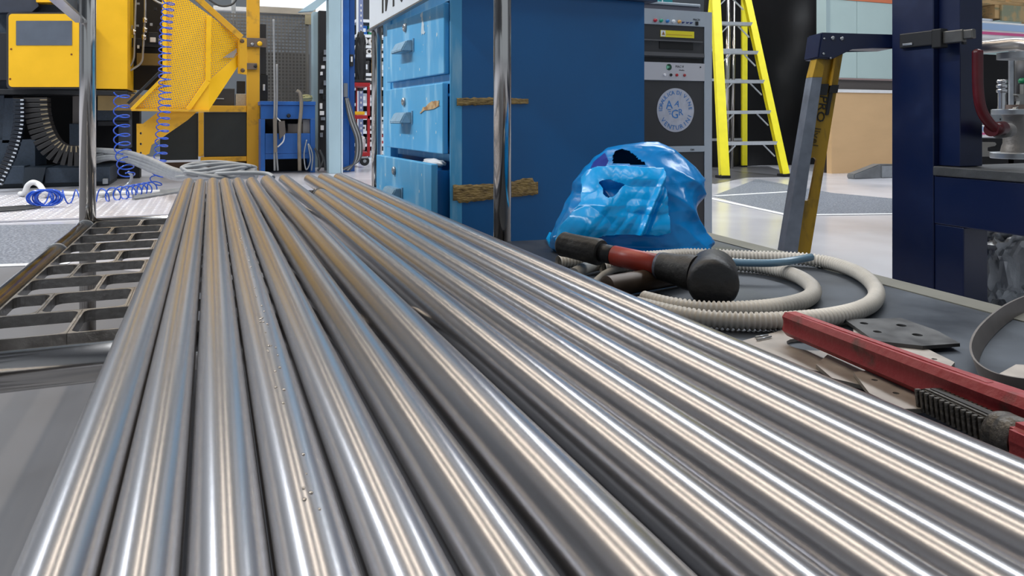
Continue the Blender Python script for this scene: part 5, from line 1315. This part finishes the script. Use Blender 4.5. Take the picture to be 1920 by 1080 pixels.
# --- white shelving with rolls and boxes
SY = 10.6
sh = thing('white_shelving', 'white metal shelving full of rolls and boxes glimpsed left of the blue pedestal', 'shelving', at0(705, SY+0.2))
sx0, sx1 = PY(668,222,SY).x, PY(760,222,SY).x
ys_ = [40, 68, 88, 105, 140, 166, 196, 222, 248, 272, 298]
for y in ys_:
    z = PY(705, y, SY).z
    bm = NB(); box(bm, sx0, sx1, SY, SY+0.4, z-0.02, z+0.02); obj('shelf', bm, WHITE, sh)
bm = NB(); box(bm, sx0, sx1, SY+0.41, SY+0.43, 0, 2.4); obj('back_panel', bm, mat('shelf_back', (44,48,54), 0.6), sh)
for x in (sx0, sx1-0.04): 
    bm = NB(); box(bm, x, x+0.04, SY-0.01, SY-0.0005, 0, 2.4); obj('upright', bm, WHITE, sh)
random.seed(11)
nr = 0
for i, y in enumerate(ys_[:-1]):
    z = PY(705, ys_[i+1], SY).z+0.02; top = PY(705, y, SY).z-0.02; hgt = top-z
    x = sx0+0.05; j = 0
    while x < sx1-0.12:
        if i in (1, 2):
            r = hgt*0.48 if i == 2 else 0.06
            if x+2*r > sx1-0.05: break
            bm = NB(); lathe(bm, (x+r, SY+0.02, z+r), (0,1,0), [(0,r*0.55),(0.001,r),(0.25,r)], 20); t = obj('roll', bm, WHITEP, label='white roll lying end-on on %s shelf from top, %s from left' % (ordn[i], ordn[j]), cat='roll', group='white rolls on shelf %s' % ordn[i])
            bm = NB(); lathe(bm, (x+r, SY+0.018, z+r), (0,-1,0), [(0,r*0.5),(0.002,r*0.5)], 16); obj('core', bm, MATS['pit_black'], t)
            x += 2*r+0.01
        else:
            wd = random.uniform(0.07, 0.16); hh_ = hgt*random.uniform(0.5, 0.92); m = random.choice([DGREY, GREYC, WHITEP, BLKM, RED if i == 8 else DGREY, YEL if i == 6 else BLKM, MBLUE if i == 0 else GREYC])
            if i == 0 and j == 1: m = GREEN
            bm = NB(); box(bm, x, x+wd, SY+0.03, SY+0.28, z+0.0005, z+hh_, 0.004)
            t = obj('stock_box', bm, m, label='small box on %s shelf from top of white shelving, %s from left' % (ordn[i], ordn[j]), cat='box', group='stock boxes on %s shelf' % ordn[i])
            bm = NB(); box(bm, x+wd*0.2, x+wd*0.8, SY+0.0285, SY+0.0298, z+hh_*0.3, z+hh_*0.7); obj('label_patch', bm, WHITE if m is not WHITEP else DGREY, t)
            x += wd+0.015
        j += 1

# --- ceiling-side clutter: light beams at the top left
fbox(400, 12, 470, 20, 10.5, 0.1, 'roof_beam', WHITEP, label='pale horizontal beam behind the guard at the top', cat='beam')
bm = NB(); tube(bm, smoothpath([PY(380,-10,9.4), PY(410,10,9.4), PY(435,8,9.4), PY(448,-10,9.4)], 8), 0.012, 8); obj('overhead_cable', bm, CABLED, label='dark cable drooping above the yellow guard', cat='cable')
fbox(434, -60, 442, 50, 10.1, 0.05, 'conduit_post', GALV, label='thin galvanised upright conduit behind the guard', cat='conduit')
# structural back wall details: glowing pane added in place of the pale ceiling
bm = NB(); a = PY(486, -10, 12.9).x; b = PY(640, -10, 12.9).x; box(bm, a, b, 12.92, 12.995, 2.35, 3.2); struct('glow_panel_1', bm, mat('glowing_pale_panel', (230,238,246), 0.5, emit=(220,234,250), estr=0.55))

# ------------------------------------------------------------------ coiled blue air hoses
def coil(px, rad, pitch, tube_r, lab):
    """px: list of (x, y, d) centre line"""
    base = resample(smoothpath([P(x, y, d) for x, y, d in px], 16), 0.004)
    for p in base: p.z = max(p.z, rad*0.9+0.014)
    pts = []; u = None; ph = 0.0
    for i, p in enumerate(base):
        t = (base[min(i+1, len(base)-1)]-base[max(i-1, 0)]).normalized()
        if u is None: u, _ = frame_of(t)
        u = (u-t*u.dot(t)).normalized(); v = t.cross(u)
        pk = pitch(i/len(base)) if callable(pitch) else pitch
        rr = rad
        ph += 2*PI*0.004/pk
        pts.append(p+(u*math.cos(ph)+v*math.sin(ph))*rr)
    pts = smoothpath(pts, 2)
    bm = NB(); tube(bm, pts, tube_r, 7)
    return obj('coiled_air_hose', bm, HOSE, label=lab, cat='hose', group='coiled blue air hoses')
coil([(228,172,6.2),(228,220,6.1),(229,270,6.0),(235,310,5.9),(238,332,5.85)], 0.058, lambda t: 0.098-0.03*t, 0.0052, 'shorter coiled blue air hose hanging below the tall yellow cover')
coil([(318,-12,6.4),(311,60,6.3),(309,120,6.25),(309,190,6.2),(304,250,6.1),(300,300,6.0),(291,345,5.9),(272,366,5.75),(240,374,5.5),(200,379,5.3),(150,383,5.2),(110,385,5.15),(82,384,5.12)], 0.047, lambda t: 0.056 if t < 0.45 else (0.066 if t < 0.62 else 0.080), 0.0050, 'longer coiled blue air hose hanging past the guard and trailing over the floor')
# dense bunch at the end of the coil
bm = NB(); c = G(84, 392); pts = []
for k in range(260):
    a = k*0.32; pts.append(Vector((c.x+0.075*math.cos(a)+0.03*math.sin(k*0.05), c.y+0.02*math.sin(k*0.07), 0.075+0.052*math.sin(a))))
tube(bm, pts, 0.0048, 7); obj('coiled_air_hose', bm, HOSE, label='bunched up end of the blue air hose on the checker plate', cat='hose', group='coiled blue air hoses')
# nozzle and white pipe on the floor
nz = thing('hose_coupling', 'silver air hose coupling lying between the two coils', 'coupling', P(215, 358, 5.8))
bm = NB(); tube(bm, smoothpath([P(240,322,5.85), P(247,330,5.85), P(240,345,5.85), P(218,358,5.75), P(190,370,5.55)], 8), 0.011, 10); obj('tail_tube', bm, GALV, nz)
bm = NB(); a = P(228,351,5.8); b = P(213,361,5.74); lathe(bm, a, b-a, [(0,0.016),(0.02,0.020),((b-a).length*0.6,0.020),((b-a).length*0.62,0.015),((b-a).length,0.014)], 14); obj('fitting', bm, STEEL2, nz)
bm = NB(); pth = smoothpath([G(38,371)+Vector((0,0,.03)), P(46,362,5.6), P(52,348,5.6), P(62,342,5.6), P(74,347,5.6), P(86,362,5.5), G(104,369)+Vector((0,0,.025)), G(160,370)+Vector((0,0,.022)), G(230,368)+Vector((0,0,.022)), G(300,366)+Vector((0,0,.022))], 8)
for p in pth: p.z = max(p.z, 0.024)
tube(bm, pth, 0.020, 12); obj('white_hose', bm, WHITEP, label='white hose humped up on the floor in front of the dark machine base', cat='hose')
for k in range(3):
    bm = NB(); tube(bm, smoothpath([G(-30,398+k*3)+Vector((0,0,.021)), G(40,393+k*3)+Vector((0,0,.021)), G(75,390+k*2)+Vector((0,0,.021))], 6), 0.008, 8); obj('floor_cable', bm, CABLED, label='thin dark cable crossing the checker plate, %s from the viewer' % ('farthest','middle one','nearest')[k], cat='cable', group='thin cables on the checker plate')

# ------------------------------------------------------------------ grey cable bundle running to the far end of the bars
random.seed(21)
for k in range(11):
    o1 = random.uniform(-5, 5); j = lambda s=3: random.uniform(-s, s)
    top = k*1.6-8
    pts = [P(175, 292+top*1.6+j(4), 6.7), P(210, 290+top+j(), 6.3), P(245, 296+top+j(), 5.9), P(285, 311+top+j(), 5.2), P(325, 325+top*0.8+j(2), 4.4), P(365, 330+top*0.5+j(2), 3.65+k*0.03), P(420, 327+top*0.4, 3.42+k*0.03), P(480, 326+top*0.3, 3.4+k*0.025)]
    pts = [Vector(p) for p in pts]
    bm = NB(); tube(bm, smoothpath(pts, 10), 0.015 if k % 3 else 0.021, 10)
    obj('bundle_cable', bm, [CABLE, CABLE, CABLED][k % 3], label='thick grey cable in the sagging bundle, %s from the top where it leaves the machine' % ordn[10-k], cat='cable', group='grey cables in the bundle')
for k in range(5):
    bm = NB(); c = P(398+k*3, 318, 3.35+k*0.02); pts = []
    for i in range(28):
        a = 2*PI*i/28; pts.append(c+LW*(0.12+0.012*k)*math.cos(a)+vd*0.08*math.sin(a)+Vector((0,0,0.012*math.sin(a*2+k)+0.010*k-0.02)))
    tube(bm, pts, 0.008, 8, closed=True); obj('cable_loop', bm, CABLE, label='loop of grey cable piled beyond the bar ends, %s from the bottom of the pile' % ordn[k], cat='cable', group='cable loops beyond the bars')
# cable draped across the bar ends
bm = NB(); tube(bm, smoothpath([P(330,333,3.6), P(400,327,3.32), P(460,324,3.28), P(500,326,3.26), P(512,333,3.22)], 8), 0.010, 10); obj('draped_cable', bm, CABLE, label='single grey cable lying along the far ends of the left bars', cat='cable')
for k in range(3):
    bm = NB(); tube(bm, smoothpath([G(250,372+k*3)+Vector((0,0,.02)), G(300,364+k*3)+Vector((0,0,.02)), G(345,358+k*2)+Vector((0,0,.02))], 6), 0.012, 8); obj('floor_hose', bm, CABLE, label='grey hose on the floor left of the bar ends, %s' % ('farthest of three','middle of three','nearest of three')[k], cat='hose', group='grey hoses on the floor by the bars')
# cable stand under the bundle beyond the bars
cs_ = thing('cable_stand', 'low dark steel stand holding up the grey cable bundle behind the bars', 'stand', (0.02, 3.34, 0))
zz = 0.22
bm = NB(); box(bm, -0.05, 0.34, 3.20, 3.42, zz, zz+0.02, 0.002); obj('shelf', bm, DARKST, cs_)
for x, y in ((-0.03,3.22),(0.30,3.22),(-0.03,3.38),(0.30,3.38)):
    bm = NB(); box(bm, x, x+0.03, y, y+0.03, 0, zz-0.0005); obj('leg', bm, DARKST, cs_)
